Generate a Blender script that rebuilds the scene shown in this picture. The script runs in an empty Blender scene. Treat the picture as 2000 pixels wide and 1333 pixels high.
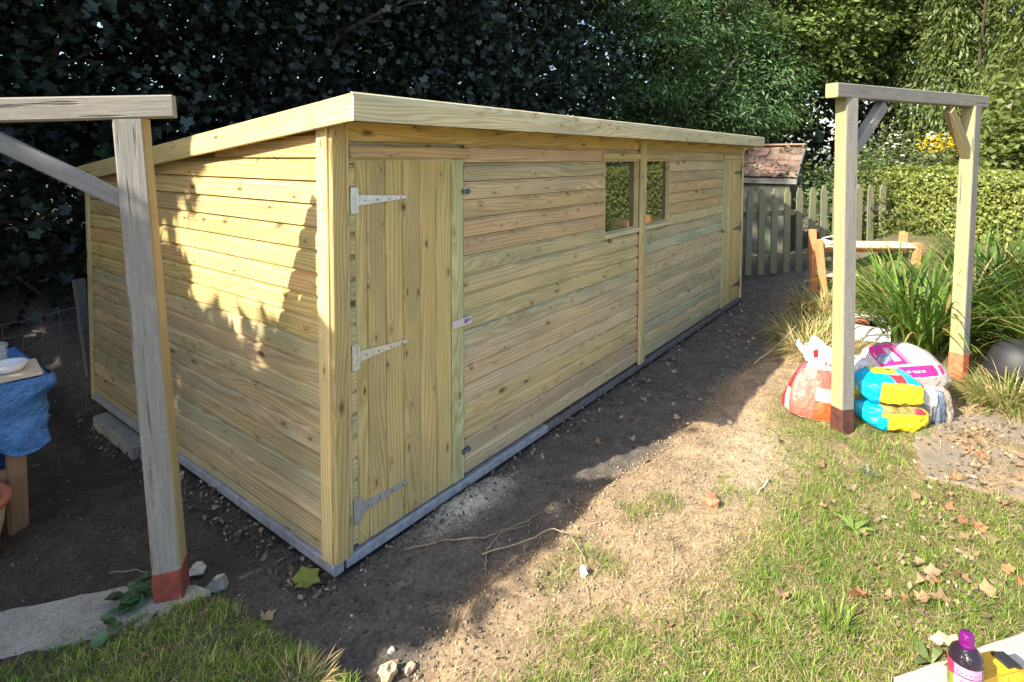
import bpy, math, random
import numpy as np
from mathutils import Vector, Matrix

# ------------------------------------------------------------------ camera, sky, sun
scn = bpy.context.scene
COL = scn.collection
random.seed(7)
RNG = np.random.default_rng(11)
SUN = Vector((-1.24, .38, 1.0)).normalized()

def setup_view():
    cd = bpy.data.cameras.new('camera'); cam = bpy.data.objects.new('camera', cd); COL.objects.link(cam)
    f, cx, cy = 1120.69, 986.37, 359.3
    yaw, pit, roll = .6598, .0455, .0009
    F = Vector((math.cos(yaw)*math.cos(pit), math.sin(yaw)*math.cos(pit), -math.sin(pit)))
    R = Vector((math.sin(yaw), -math.cos(yaw), 0)); U = R.cross(F)
    R2 = R*math.cos(roll)+U*math.sin(roll); U2 = -R*math.sin(roll)+U*math.cos(roll)
    m = Matrix((R2, U2, -F)).transposed().to_4x4(); m.translation = Vector((-1.472, -2.0726, 1.8016))
    cam.matrix_world = m
    cd.sensor_width = 36; cd.lens = f/2000*36
    cd.shift_x = (1000-cx)/2000; cd.shift_y = (cy-666.5)/2000
    cd.clip_start = .05; cd.clip_end = 500
    scn.camera = cam
    w = bpy.data.worlds.new('World'); scn.world = w; w.use_nodes = True
    nt = w.node_tree; nt.nodes.clear()
    sky = nt.nodes.new('ShaderNodeTexSky'); sky.sky_type = 'NISHITA'; sky.sun_disc = False
    sky.sun_elevation = math.asin(SUN.z); sky.sun_rotation = math.atan2(SUN.x, SUN.y)
    sky.air_density = 1.0; sky.dust_density = 2.0; sky.ozone_density = .6
    bg = nt.nodes.new('ShaderNodeBackground'); bg.inputs[1].default_value = .15
    out = nt.nodes.new('ShaderNodeOutputWorld')
    nt.links.new(sky.outputs[0], bg.inputs[0]); nt.links.new(bg.outputs[0], out.inputs[0])
    ld = bpy.data.lights.new('sun', 'SUN'); ld.energy = 5.0; ld.angle = math.radians(.53); ld.color = (1, .91, .76)
    lo = bpy.data.objects.new('sun', ld); COL.objects.link(lo)
    lo.rotation_euler = SUN.to_track_quat('Z', 'Y').to_euler(); lo.location = (-8, 2, 9)
    vs = scn.view_settings; vs.view_transform = 'Standard'; vs.look = 'None'; vs.gamma = 1; vs.use_curve_mapping = False
    vs.exposure = 1.38
    scn.render.engine = 'CYCLES'
    try:
        scn.cycles.use_denoising = True; scn.cycles.denoiser = 'OPENIMAGEDENOISE'
    except Exception: pass
    scn.cycles.max_bounces = 8; scn.cycles.transparent_max_bounces = 12
setup_view()

# ------------------------------------------------------------------ helpers
def ss(a, b, x):
    t = np.clip((np.asarray(x, float)-a)/(b-a), 0, 1); return t*t*(3-2*t)

def tag(o, label=None, cat=None, group=None, kind=None):
    if label: o['label'] = label
    if cat: o['category'] = cat
    if group: o['group'] = group
    if kind: o['kind'] = kind
    return o

def thing(name, label, cat, loc=(0, 0, 0), rot=(0, 0, 0), group=None):
    o = bpy.data.objects.new(name, None); COL.objects.link(o); o.empty_display_size = .1
    o.location = loc; o.rotation_euler = rot
    return tag(o, label, cat, group)

class MB:
    """collects polygons into one mesh"""
    def __init__(s): s.v = []; s.f = []; s.m = []
    def add(s, vs, fs, m=0):
        b = len(s.v); s.v += [tuple(v) for v in vs]
        for f in fs: s.f.append([b+i for i in f]); s.m.append(m)
    def box(s, lo, hi, m=0, mat=None):
        x0, y0, z0 = lo; x1, y1, z1 = hi
        vs = [Vector(p) for p in ((x0,y0,z0),(x1,y0,z0),(x1,y1,z0),(x0,y1,z0),(x0,y0,z1),(x1,y0,z1),(x1,y1,z1),(x0,y1,z1))]
        if mat: vs = [mat @ v for v in vs]
        s.add(vs, [(0,3,2,1),(4,5,6,7),(0,1,5,4),(1,2,6,5),(2,3,7,6),(3,0,4,7)], m)
    def extrude(s, prof, x0, x1, m=0, mat=None):
        """prof: (y,z) loop counter-clockwise seen from +x; swept along x"""
        n = len(prof)
        vs = [Vector((x0, y, z)) for y, z in prof]+[Vector((x1, y, z)) for y, z in prof]
        if mat: vs = [mat @ v for v in vs]
        fs = [(i, (i+1) % n, n+(i+1) % n, n+i)[::-1] for i in range(n)]
        s.add(vs, fs+[tuple(range(n))[::-1], tuple(range(n, 2*n))], m)
    def tube(s, pts, rad, n=6, m=0, cap=True):
        pts = [Vector(p) for p in pts]
        if not hasattr(rad, '__len__'): rad = [rad]*len(pts)
        rings = []; up = Vector((.13, .21, .97))
        for i, p in enumerate(pts):
            d = (pts[min(i+1, len(pts)-1)]-pts[max(i-1, 0)]).normalized()
            a = d.cross(up)
            if a.length < .05: a = d.cross(Vector((1, 0, 0)))
            a.normalize(); b = d.cross(a)
            rings.append([p+(a*math.cos(2*math.pi*k/n)+b*math.sin(2*math.pi*k/n))*rad[i] for k in range(n)])
        vs = [v for r in rings for v in r]; fs = []
        for i in range(len(pts)-1):
            for k in range(n):
                fs.append((i*n+k, i*n+(k+1) % n, (i+1)*n+(k+1) % n, (i+1)*n+k))
        if cap: fs += [tuple(range(n))[::-1], tuple(range((len(pts)-1)*n, len(pts)*n))]
        s.add(vs, fs, m)
    def lathe(s, prof, n=20, m=0, center=(0, 0, 0), mfun=None):
        """prof: (r,z) from bottom to top"""
        c = Vector(center); vs = []
        for r, z in prof:
            for k in range(n):
                a = 2*math.pi*k/n; vs.append(c+Vector((r*math.cos(a), r*math.sin(a), z)))
        b = len(s.v); s.v += [tuple(v) for v in vs]
        for i in range(len(prof)-1):
            for k in range(n):
                s.f.append([b+i*n+k, b+i*n+(k+1) % n, b+(i+1)*n+(k+1) % n, b+(i+1)*n+k])
                s.m.append(mfun(i, k) if mfun else m)
    def mesh(s, name, mats, smooth=False):
        me = bpy.data.meshes.new(name); me.from_pydata(s.v, [], s.f)
        for mm in (mats if isinstance(mats, (list, tuple)) else [mats]): me.materials.append(mm)
        me.polygons.foreach_set('material_index', s.m)
        if smooth: me.polygons.foreach_set('use_smooth', [True]*len(s.f))
        me.update(); return me
    def obj(s, name, mats, parent=None, smooth=False, mw=None, color=None):
        return place(name, s.mesh(name, mats, smooth), parent, mw, color)

def place(name, me, parent=None, mw=None, color=None):
    o = bpy.data.objects.new(name, me); COL.objects.link(o)
    if parent: o.parent = parent
    if mw is not None: o.matrix_local = mw
    if color: o.color = (*color, 1)
    return o

def bar_profile(w, h, c=.004):
    a, b = w/2, h/2
    return [(-a+c, -b), (a-c, -b), (a, -b+c), (a, b-c), (a-c, b), (-a+c, b), (-a, b-c), (-a, -b+c)]

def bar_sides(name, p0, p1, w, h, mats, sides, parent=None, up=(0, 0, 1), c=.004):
    """like bar(), each of the four sides with its own material: sides = material index of (-up, +across, +up, -across)"""
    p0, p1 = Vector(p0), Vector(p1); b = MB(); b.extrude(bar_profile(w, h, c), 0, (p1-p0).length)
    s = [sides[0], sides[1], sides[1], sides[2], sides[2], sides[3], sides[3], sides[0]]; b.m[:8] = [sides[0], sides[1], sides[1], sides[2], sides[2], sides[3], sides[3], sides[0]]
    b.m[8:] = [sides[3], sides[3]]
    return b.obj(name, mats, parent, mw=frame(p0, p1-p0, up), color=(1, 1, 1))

def frame(origin, xdir, up=(0, 0, 1)):
    x = Vector(xdir).normalized(); u = Vector(up)
    y = u.cross(x)
    if y.length < 1e-4: y = Vector((0, 1, 0)).cross(x)
    y.normalize(); z = x.cross(y)
    m = Matrix((x, y, z)).transposed().to_4x4(); m.translation = Vector(origin); return m

def bar(name, p0, p1, w, h, mat, parent=None, up=(0, 0, 1), c=.004, color=None, rel=None):
    """a timber from p0 to p1, w across (along up x dir), h along up; local x is its grain"""
    p0, p1 = Vector(p0), Vector(p1); b = MB(); b.extrude(bar_profile(w, h, c), 0, (p1-p0).length)
    return b.obj(name, mat, parent, mw=frame(p0, p1-p0, up), color=color)

def fast(name, V, F, mat, tint=None, parent=None, smooth=False, matidx=None, facecol=False):
    """numpy mesh: V (n,3), F (m,k) with one k"""
    me = bpy.data.meshes.new(name); V = np.ascontiguousarray(V, np.float32); F = np.ascontiguousarray(F, np.int32)
    n, (m, k) = len(V), F.shape
    me.vertices.add(n); me.vertices.foreach_set('co', V.ravel())
    me.loops.add(m*k); me.loops.foreach_set('vertex_index', F.ravel())
    me.polygons.add(m); me.polygons.foreach_set('loop_start', np.arange(0, m*k, k, dtype=np.int32))
    if smooth: me.polygons.foreach_set('use_smooth', np.ones(m, bool))
    for mm in (mat if isinstance(mat, (list, tuple)) else [mat]): me.materials.append(mm)
    if matidx is not None: me.polygons.foreach_set('material_index', np.asarray(matidx, np.int32))
    me.update(calc_edges=True)
    if tint is not None:
        at = me.color_attributes.new('tint', 'FLOAT_COLOR', 'POINT')
        c = np.ones((n, 4), np.float32); c[:, :3] = tint; at.data.foreach_set('color', c.ravel())
    return place(name, me, parent)

# ------------------------------------------------------------------ materials
class NT:
    def __init__(s, name):
        s.mat = bpy.data.materials.new(name); s.mat.use_nodes = True; s.t = s.mat.node_tree
        s.b = s.t.nodes['Principled BSDF']; s.out = s.t.nodes['Material Output']
    def n(s, typ, **kw):
        nd = s.t.nodes.new(typ)
        for k, v in kw.items():
            if k.startswith('i_'): nd.inputs[k[2:].replace('_', ' ')].default_value = v
            else: setattr(nd, k, v)
        return nd
    def l(s, a, b): s.t.links.new(a, b)
    def math(s, op, a, b=None, c=None):
        nd = s.n('ShaderNodeMath', operation=op)
        for i, x in enumerate((a, b, c)):
            if x is None: continue
            if isinstance(x, (int, float)): nd.inputs[i].default_value = x
            else: s.l(x, nd.inputs[i])
        return nd.outputs[0]
    def vmath(s, op, a, b):
        nd = s.n('ShaderNodeVectorMath', operation=op)
        for i, x in enumerate((a, b)):
            if isinstance(x, tuple): nd.inputs[i].default_value = x
            else: s.l(x, nd.inputs[i])
        return nd.outputs[0]
    def ramp(s, fac, stops, interp='LINEAR'):
        nd = s.n('ShaderNodeValToRGB'); cr = nd.color_ramp; cr.interpolation = interp
        while len(cr.elements) < len(stops): cr.elements.new(.5)
        for e, (p, c) in zip(cr.elements, stops):
            e.position = p; e.color = (*c, 1) if hasattr(c, '__len__') else (c, c, c, 1)
        s.l(fac, nd.inputs[0]); return nd.outputs[0]
    def mix(s, fac, a, b, mode='MIX'):
        nd = s.n('ShaderNodeMix', data_type='RGBA', blend_type=mode)
        for sock, x in ((nd.inputs[0], fac), (nd.inputs[6], a), (nd.inputs[7], b)):
            if isinstance(x, (int, float)): sock.default_value = x
            elif isinstance(x, tuple): sock.default_value = (*x, 1)
            else: s.l(x, sock)
        return nd.outputs[2]
    def noise(s, vec, scale, detail=4, rough=.55, dist=0):
        nd = s.n('ShaderNodeTexNoise'); nd.inputs['Scale'].default_value = scale; nd.inputs['Detail'].default_value = detail
        nd.inputs['Roughness'].default_value = rough; nd.inputs['Distortion'].default_value = dist
        if vec is not None: s.l(vec, nd.inputs['Vector'])
        return nd.outputs[0]
    def bump(s, h, strength=.3, dist=.005):
        nd = s.n('ShaderNodeBump'); nd.inputs['Strength'].default_value = strength; nd.inputs['Distance'].default_value = dist
        s.l(h, nd.inputs['Height']); s.l(nd.outputs[0], s.b.inputs['Normal'])
    def base(s, c):
        if isinstance(c, tuple): s.b.inputs['Base Color'].default_value = (*c, 1)
        else: s.l(c, s.b.inputs['Base Color'])
    def rough(s, r):
        if isinstance(r, (int, float)): s.b.inputs['Roughness'].default_value = r
        else: s.l(r, s.b.inputs['Roughness'])

def wood_coords(t):
    """object space moved by a random offset so that no two timbers share grain"""
    tc = t.n('ShaderNodeTexCoord'); oi = t.n('ShaderNodeObjectInfo')
    off = t.n('ShaderNodeCombineXYZ')
    r = oi.outputs['Random']
    t.l(t.math('MULTIPLY', r, 371.3), off.inputs[0]); t.l(t.math('MULTIPLY', r, 53.7), off.inputs[1]); t.l(t.math('MULTIPLY', r, 97.1), off.inputs[2])
    return t.vmath('ADD', tc.outputs['Object'], off.outputs[0]), oi

def m_new_wood():
    t = NT('new_pine'); v, oi = wood_coords(t)
    sx = t.n('ShaderNodeSeparateXYZ'); t.l(v, sx.inputs[0]); across = t.math('ADD', sx.outputs[1], sx.outputs[2])
    cv = t.n('ShaderNodeCombineXYZ'); t.l(t.math('MULTIPLY', sx.outputs[0], 4.2), cv.inputs[0]); t.l(t.math('MULTIPLY', across, 11.0), cv.inputs[1])
    vo = t.n('ShaderNodeTexVoronoi', feature='F1', voronoi_dimensions='2D'); t.l(cv.outputs[0], vo.inputs['Vector']); vo.inputs['Scale'].default_value = 1; vo.inputs['Randomness'].default_value = 1
    d = vo.outputs['Distance']
    sep = t.n('ShaderNodeSeparateColor'); t.l(vo.outputs['Color'], sep.inputs[0])
    rk = t.math('FRACT', t.math('MULTIPLY', oi.outputs['Random'], 17.31)); has = t.math('GREATER_THAN', sep.outputs[0], t.math('MULTIPLY_ADD', rk, .55, .22))
    size = t.math('MULTIPLY_ADD', t.math('POWER', sep.outputs[1], 2.0), t.math('MULTIPLY_ADD', rk, .22, .02), t.math('MULTIPLY_ADD', rk, .03, .045))
    mr = t.n('ShaderNodeMapRange', interpolation_type='SMOOTHSTEP'); t.l(d, mr.inputs[0]); mr.inputs[1].default_value = 0; t.l(size, mr.inputs[2]); mr.inputs[3].default_value = 1; mr.inputs[4].default_value = 0
    knot = t.math('MULTIPLY', mr.outputs[0], has)
    mh = t.n('ShaderNodeMapRange', interpolation_type='SMOOTHSTEP'); t.l(d, mh.inputs[0]); mh.inputs[1].default_value = 0; mh.inputs[2].default_value = .30; mh.inputs[3].default_value = 1; mh.inputs[4].default_value = 0
    halo = t.math('MULTIPLY', mh.outputs[0], has)
    # growth rings: bands across the board bent by slow noise and by the knots
    slow = t.noise(t.vmath('MULTIPLY', v, (.55, 4, 5)), 1.0, 2.2)
    ph = t.math('ADD', t.math('MULTIPLY', across, 330), t.math('ADD', t.math('MULTIPLY', slow, t.math('MULTIPLY_ADD', t.math('FRACT', t.math('MULTIPLY', oi.outputs['Random'], 41.7)), 110, 25)), t.math('MULTIPLY', halo, 7)))
    ring = t.math('MULTIPLY_ADD', t.math('SINE', ph), .5, .5)
    fine = t.noise(t.vmath('MULTIPLY', v, (3, 120, 160)), 1.0, 4, .65)
    blot = t.noise(t.vmath('MULTIPLY', v, (1.6, 5, 9)), 1.0, 4)
    g = t.math('ADD', t.math('MULTIPLY', ring, .55), t.math('MULTIPLY', fine, .6))
    tone = t.ramp(g, [(.15, (.77, .66, .48)), (.55, (.98, .96, .90)), (.95, (1.14, 1.14, 1.12))])
    c = t.mix(1.0, oi.outputs['Color'], tone, 'MULTIPLY')
    c = t.mix(1.0, c, t.ramp(blot, [(.3, (.74, .78, .76)), (.7, (1.17, 1.10, 1.0))]), 'MULTIPLY')
    c = t.mix(t.math('MULTIPLY', halo, .38), c, (.34, .24, .10))
    c = t.mix(t.math('MULTIPLY', knot, .92), c, (.075, .045, .025))
    t.base(c); t.rough(.62); t.bump(t.math('ADD', t.math('MULTIPLY', g, .6), t.math('MULTIPLY', knot, -.4)), .22, .003)
    t.b.inputs['Specular IOR Level'].default_value = .3
    return t.mat

def m_old_wood(name, c0, c1, moss=(.30, .30, .12), mossamt=.4):
    t = NT(name); v, oi = wood_coords(t)
    grain = t.noise(t.vmath('MULTIPLY', v, (4, 70, 70)), 1.0, 5, .7)
    crack = t.noise(t.vmath('MULTIPLY', v, (2.5, 45, 45)), 1.0, 2, .5)
    blot = t.noise(v, 5, 4)
    c = t.ramp(grain, [(.25, c0), (.75, c1)])
    c = t.mix(t.math('MULTIPLY', t.ramp(blot, [(.42, 0.), (.7, 1.)]), mossamt), c, moss)
    ck = t.ramp(crack, [(.27, 1.), (.33, 0.)])
    c = t.mix(t.math('MULTIPLY', ck, .75), c, (.05, .045, .04))
    vo = t.noise(v, 40, 3, .7); c = t.mix(t.math('MULTIPLY', t.ramp(vo, [(.55, 0.), (.72, 1.)]), .16), c, (.50, .48, .40))
    c = t.mix(1.0, c, oi.outputs['Color'], 'MULTIPLY')
    t.base(c); t.rough(.85); t.bump(t.math('SUBTRACT', grain, ck), .6, .004)
    return t.mat

def m_simple(name, c, rough=.6, var=.25, scale=30, metallic=0, bump=.15, dist=.002, spec=.5):
    t = NT(name); tc = t.n('ShaderNodeTexCoord'); nz = t.noise(tc.outputs['Object'], scale, 5, .6)
    lo = tuple(x*(1-var) for x in c); hi = tuple(min(1, x*(1+var)) for x in c)
    t.base(t.ramp(nz, [(.3, lo), (.7, hi)])); t.rough(rough); t.b.inputs['Metallic'].default_value = metallic
    t.b.inputs['Specular IOR Level'].default_value = spec
    if bump: t.bump(nz, bump, dist)
    return t.mat

def m_leaf(name, trans=.35, rough=.45, spec=.4, objcol=False):
    t = NT(name)
    if objcol: col = t.n('ShaderNodeObjectInfo').outputs['Color']
    else: col = t.n('ShaderNodeAttribute', attribute_name='tint').outputs['Color']
    tc = t.n('ShaderNodeTexCoord'); nz = t.noise(tc.outputs['Object'], 25, 2)
    c = t.mix(1.0, col, t.ramp(nz, [(.3, .8), (.7, 1.2)]), 'MULTIPLY')
    t.base(c); t.rough(rough); t.b.inputs['Specular IOR Level'].default_value = spec
    if trans:
        tr = t.n('ShaderNodeBsdfTranslucent'); t.l(t.mix(1.0, c, (1.5, 1.5, .7), 'MULTIPLY'), tr.inputs[0])
        mx = t.n('ShaderNodeMixShader'); mx.inputs[0].default_value = trans
        t.l(t.b.outputs[0], mx.inputs[1]); t.l(tr.outputs[0], mx.inputs[2]); t.l(mx.outputs[0], t.out.inputs[0])
    return t.mat

def m_ground():
    t = NT('soil'); at = t.n('ShaderNodeAttribute', attribute_name='tint')
    tc = t.n('ShaderNodeTexCoord'); p = tc.outputs['Object']
    n1 = t.noise(p, 9, 6, .7); n2 = t.noise(p, 60, 6, .78); n3 = t.noise(p, 260, 3, .7)
    c = t.mix(1.0, at.outputs['Color'], t.ramp(n1, [(.25, (.62, .62, .62)), (.75, (1.35, 1.32, 1.28))]), 'MULTIPLY')
    c = t.mix(1.0, c, t.ramp(n2, [(.30, (.42, .40, .37)), (.70, (1.55, 1.53, 1.48))]), 'MULTIPLY')
    fleck = t.ramp(n3, [(.66, 0.), (.74, 1.)])
    c = t.mix(t.math('MULTIPLY', fleck, .35), c, (.34, .29, .20))
    t.base(c); t.rough(.95); t.b.inputs['Specular IOR Level'].default_value = .12
    t.bump(t.math('ADD', n2, t.math('MULTIPLY', n3, .5)), .9, .012)
    return t.mat

def m_concrete(name, c=(.36, .33, .28)):
    t = NT(name); tc = t.n('ShaderNodeTexCoord'); p = tc.outputs['Object']
    n1 = t.noise(p, 6, 6, .65); n2 = t.noise(p, 90, 4, .7); n3 = t.noise(p, 22, 5, .6)
    cc = t.ramp(n1, [(.25, tuple(x*.72 for x in c)), (.75, tuple(x*1.22 for x in c))])
    cc = t.mix(1.0, cc, t.ramp(n2, [(.3, .62), (.7, 1.3)]), 'MULTIPLY')
    cc = t.mix(t.math('MULTIPLY', t.ramp(n3, [(.55, 0.), (.7, 1.)]), .5), cc, (.13, .13, .07))
    t.base(cc); t.rough(.9); t.bump(n2, .5, .004); return t.mat

def m_glass():
    t = NT('window_glass'); t.b.inputs['Base Color'].default_value = (.02, .022, .02, 1); t.rough(.02)
    t.b.inputs['IOR'].default_value = 1.95; t.b.inputs['Specular IOR Level'].default_value = .9
    tc = t.n('ShaderNodeTexCoord'); t.bump(t.noise(tc.outputs['Object'], 1.6, 1), .06, .02)
    return t.mat

def m_clear(name, tint=(1, 1, 1), fac=.55, rough=.15):
    t = NT(name); t.base(tint); t.rough(rough)
    tr = t.n('ShaderNodeBsdfTransparent'); mx = t.n('ShaderNodeMixShader'); mx.inputs[0].default_value = fac
    t.l(t.b.outputs[0], mx.inputs[1]); t.l(tr.outputs[0], mx.inputs[2]); t.l(mx.outputs[0], t.out.inputs[0])
    return t.mat

def m_plastic(name, c, rough=.35, var=.1):
    t = NT(name); tc = t.n('ShaderNodeTexCoord'); nz = t.noise(tc.outputs['Object'], 16, 4, .6, 1.2)
    t.base(t.ramp(nz, [(.3, tuple(x*(1-var) for x in c)), (.7, tuple(min(1, x*(1+var)) for x in c))])); t.rough(rough)
    t.bump(nz, .6, .02); return t.mat

PINE = m_new_wood()
GOLD = m_old_wood('half_weathered_timber', (.24, .175, .085), (.40, .30, .15), (.20, .18, .07), .5)  # less weathered wood, with light bounced off the shed mixed into the gold
SLATE = m_old_wood('shaded_side_timber', (.12, .116, .105), (.22, .212, .19), (.22, .21, .14), .3)  # greyer wood without lichen; the side's shade is in this colour too
GREY = m_old_wood('weathered_grey_timber', (.16, .15, .135), (.27, .26, .24), (.27, .25, .15), .2)
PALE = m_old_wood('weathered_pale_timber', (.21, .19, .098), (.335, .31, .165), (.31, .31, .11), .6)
FENCEW = m_old_wood('fence_timber', (.11, .115, .08), (.20, .20, .135), (.19, .20, .07), .45)
BENCHW = m_old_wood('orange_stained_timber', (.48, .19, .07), (.64, .29, .12), (.5, .30, .15), .2)
PLANKW = m_old_wood('bare_plank', (.48, .40, .30), (.66, .58, .46), (.45, .4, .3), .2)
BROWNW = m_old_wood('brown_table_timber', (.20, .11, .06), (.33, .19, .10), (.2, .12, .06), .2)
BASEM = m_simple('grey_base_timber', (.30, .31, .33), .6, .3, 25)
BASED = m_simple('dark_base_timber', (.14, .13, .125), .7, .35, 25)
STEEL = m_simple('galvanised_steel', (.62, .64, .66), .42, .2, 60, .75, .05)
DARKM = m_simple('dark_steel', (.16, .18, .20), .45, .3, 60, .7, .05)
FELT = m_simple('roof_felt', (.07, .08, .07), .9, .4, 60, 0, .5)
INNER = m_simple('shed_inside', (.20, .16, .09), .8, .2, 12)
GLASS = m_glass()
REDP = m_simple('red_oxide_paint', (.20, .042, .028), .6, .35, 25, 0, .3)
REDD = m_simple('shade_darkened_red', (.075, .026, .020), .6, .4, 25, 0, .3)  # red oxide darkened, putting the first foot's shade into the colour
REDO = m_simple('orange_red_paint', (.50, .13, .06), .6, .3, 25, 0, .3)
CONC = m_concrete('concrete', (.30, .29, .25))
CONCP = m_concrete('paving_concrete', (.44, .40, .33))
CONCD = m_concrete('old_concrete', (.21, .172, .125))
SOIL = m_ground()
LEAF = m_leaf('leaf'); LEAFS = m_leaf('sycamore_leaf', .22, .42, .5); LEAFO = m_leaf('single_leaf', .2, .45, .5, True)
GRASSM = m_leaf('grass_blade', .35, .55, .25); STRAWM = m_leaf('straw', .15, .7, .15); DRYLEAF = m_leaf('dry_leaf', .15, .75, .15, True)
LITTER = m_leaf('leaf_litter', 0, .85, .1); CLODM = m_leaf('clod', 0, .95, .05)
BARK = m_simple('bark', (.085, .07, .055), .9, .45, 18, 0, .9, .01)
STONEM = m_simple('pale_stone', (.50, .46, .38), .85, .3, 30, 0, .5, .004)
BRICKM = m_simple('brick', (.42, .17, .09), .85, .3, 40, 0, .5, .004)
WHITEP = m_simple('white_paint', (.55, .55, .53), .6, .1, 20)

# ------------------------------------------------------------------ ground
def bank_edge(x): return -.70+.05*np.sin(2.3*x+.6)+.03*np.sin(6.1*x)-.10*ss(1.6, 2.6, x)
def vnoise(x, y, s, seed=0):
    r = np.random.default_rng(seed); tab = r.random((64, 64))
    u, v = np.asarray(x)*s+100, np.asarray(y)*s+100
    i, j = np.floor(u).astype(int), np.floor(v).astype(int); a, b = u-i, v-j; a = a*a*(3-2*a); b = b*b*(3-2*b)
    g = lambda p, q: tab[p % 64, q % 64]
    return (g(i, j)*(1-a)+g(i+1, j)*a)*(1-b)+(g(i, j+1)*(1-a)+g(i+1, j+1)*a)*b
def fbm(x, y, s, seed=0): return (vnoise(x, y, s, seed)+.5*vnoise(x, y, s*2.1, seed+1)+.25*vnoise(x, y, s*4.3, seed+2))/1.75
def left_edge(x): return .52+.45*(-(x)-.55)          # concrete strip runs along here, grass on the camera side
def H(x, y):
    x = np.asarray(x, float); y = np.asarray(y, float)
    be = bank_edge(x)
    z = (.085+.05*ss(-1.0, -1.7, y))*ss(be+.06, be-.14, y)
    z = z+.030*np.exp(-((y-be+.03)/.055)**2)*ss(-.2, .3, x)*ss(2.6, 2.0, x)
    lg = ss(-.05, -.20, x+.27+.12*(y+.2))*ss(.36, .16, y-.45*(-x-.5))
    z = np.maximum(z, .098*lg)
    z = z-.12*ss(1.2, 2.2, y)*ss(.25, -.1, x)
    z = z+.25*ss(6.0, 7.6, x)*ss(3.0, 1.0, y)+.13*ss(3.2, 4.6, x)*ss(-.95, -1.5, y)
    z = z+.22*ss(4.8, 6.4, x)*ss(-.7, -1.2, y)
    z = z+.5*ss(9, 20, x)+.35*ss(3.4, 6, y)
    rough = (fbm(x, y, 1.7, 5)-.5)*.06+(fbm(x, y, 7, 9)-.5)*.038+(vnoise(x, y, 15, 13)-.5)*.016+(vnoise(x, y, 29, 3)-.5)*.014
    z = z+rough
    under = ss(-.10, .02, x)*ss(6.2, 6.02, x)*ss(-.08, .0, y)*ss(3.1, 2.98, y)
    z = np.where((under > 0), np.minimum(z, z*(1-under)-.035*under), z)
    return z

def axis(fine_lo, fine_hi, step, lo, hi, growth=1.16):
    a = list(np.arange(fine_lo, fine_hi+1e-6, step)); d = step
    up = [a[-1]]; 
    while up[-1] < hi: d *= growth; up.append(up[-1]+d)
    d = step; dn = [a[0]]
    while dn[-1] > lo: d *= growth; dn.append(dn[-1]-d)
    return np.array(dn[::-1][:-1]+a+up[1:])

def grass_density(x, y):
    """0..1 how thick the green grass is"""
    n = fbm(x, y, 1.9, 21); n2 = fbm(x, y, 5.0, 31)
    line = -.98-.38*ss(.25, .95, x)+.10*ss(.0, -.2, x)+.24*ss(1.6, 2.5, x)-.03*np.sin(4*x)+.10*(n-.5)
    lawn = ss(line+.06, line-.22, y)
    patch = ss(.31, .50, .6*n+.4*n2+.13*ss(-1.0, -1.5, y)*(1-ss(.8, 1.6, x))+.03)
    dryer = ss(1.0, 1.5, x)*ss(-2.3, -1.9, y); d = lawn*(.10+.9*patch)*(1-.22*dryer*ss(.35, .6, n2))
    edge = ss(-.72, -.86, y)*ss(.58, .70, n2)*.5*ss(3.0, 2.0, x); d = np.maximum(d, edge)
    lg = ss(-.32, -.43, x+.15*(y+.15)+.05*(n2-.5))*ss(.30, .16, y-.42*(-x-.5))*ss(-.72, -.5, y)
    d = np.maximum(d, lg*(.45+.55*n2))
    con = (x > 2.15)*(x < 3.45)*(y < -1.96-.14*(x-2.3))
    return np.where(con, d*.05, d)

def build_ground():
    xs = axis(-1.4, 5.2, .03, -45, 75); ys = axis(-3.0, 1.6, .03, -45, 60)
    X, Y = np.meshgrid(xs, ys, indexing='ij'); Z = H(X, Y)
    far = ss(15, 40, np.hypot(X-3, Y)); Z = Z*(1-far)+.6*far
    V = np.stack([X, Y, Z], -1).reshape(-1, 3); nx, ny = len(xs), len(ys)
    i, j = np.meshgrid(np.arange(nx-1), np.arange(ny-1), indexing='ij'); a = (i*ny+j).ravel()
    F = np.stack([a, a+ny, a+ny+1, a+1], -1)
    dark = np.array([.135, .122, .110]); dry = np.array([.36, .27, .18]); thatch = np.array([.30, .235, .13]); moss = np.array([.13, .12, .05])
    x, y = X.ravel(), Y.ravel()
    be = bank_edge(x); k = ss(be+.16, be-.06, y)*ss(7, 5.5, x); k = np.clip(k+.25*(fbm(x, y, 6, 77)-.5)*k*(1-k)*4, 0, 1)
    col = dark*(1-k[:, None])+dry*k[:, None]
    g = grass_density(x, y)
    th = ss(-1.1, -1.6, y)*ss(.3, .6, fbm(x, y, 3, 41))*.8
    col = col*(1-th[:, None])+thatch*th[:, None]
    gg = np.clip(g*.75, 0, 1); col = col*(1-gg[:, None])+moss*gg[:, None]
    pale = np.exp(-(((x-1.95)/.55)**2+((y+1.22)/.20)**2))*.75; col = col*(1-pale[:, None])+np.array([.50, .42, .32])*pale[:, None]
    saw = np.exp(-(((x-.72)/.26)**2+((y+.15)/.085)**2))*(.35+.9*fbm(x, y, 14, 5)); saw = np.clip(saw*1.3, 0, .9)
    col = col*(1-saw[:, None])+np.array([.68, .64, .54])*saw[:, None]
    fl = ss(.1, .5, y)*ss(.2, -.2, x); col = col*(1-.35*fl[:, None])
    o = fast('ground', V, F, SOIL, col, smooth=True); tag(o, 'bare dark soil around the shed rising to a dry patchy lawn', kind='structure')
build_ground()

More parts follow.
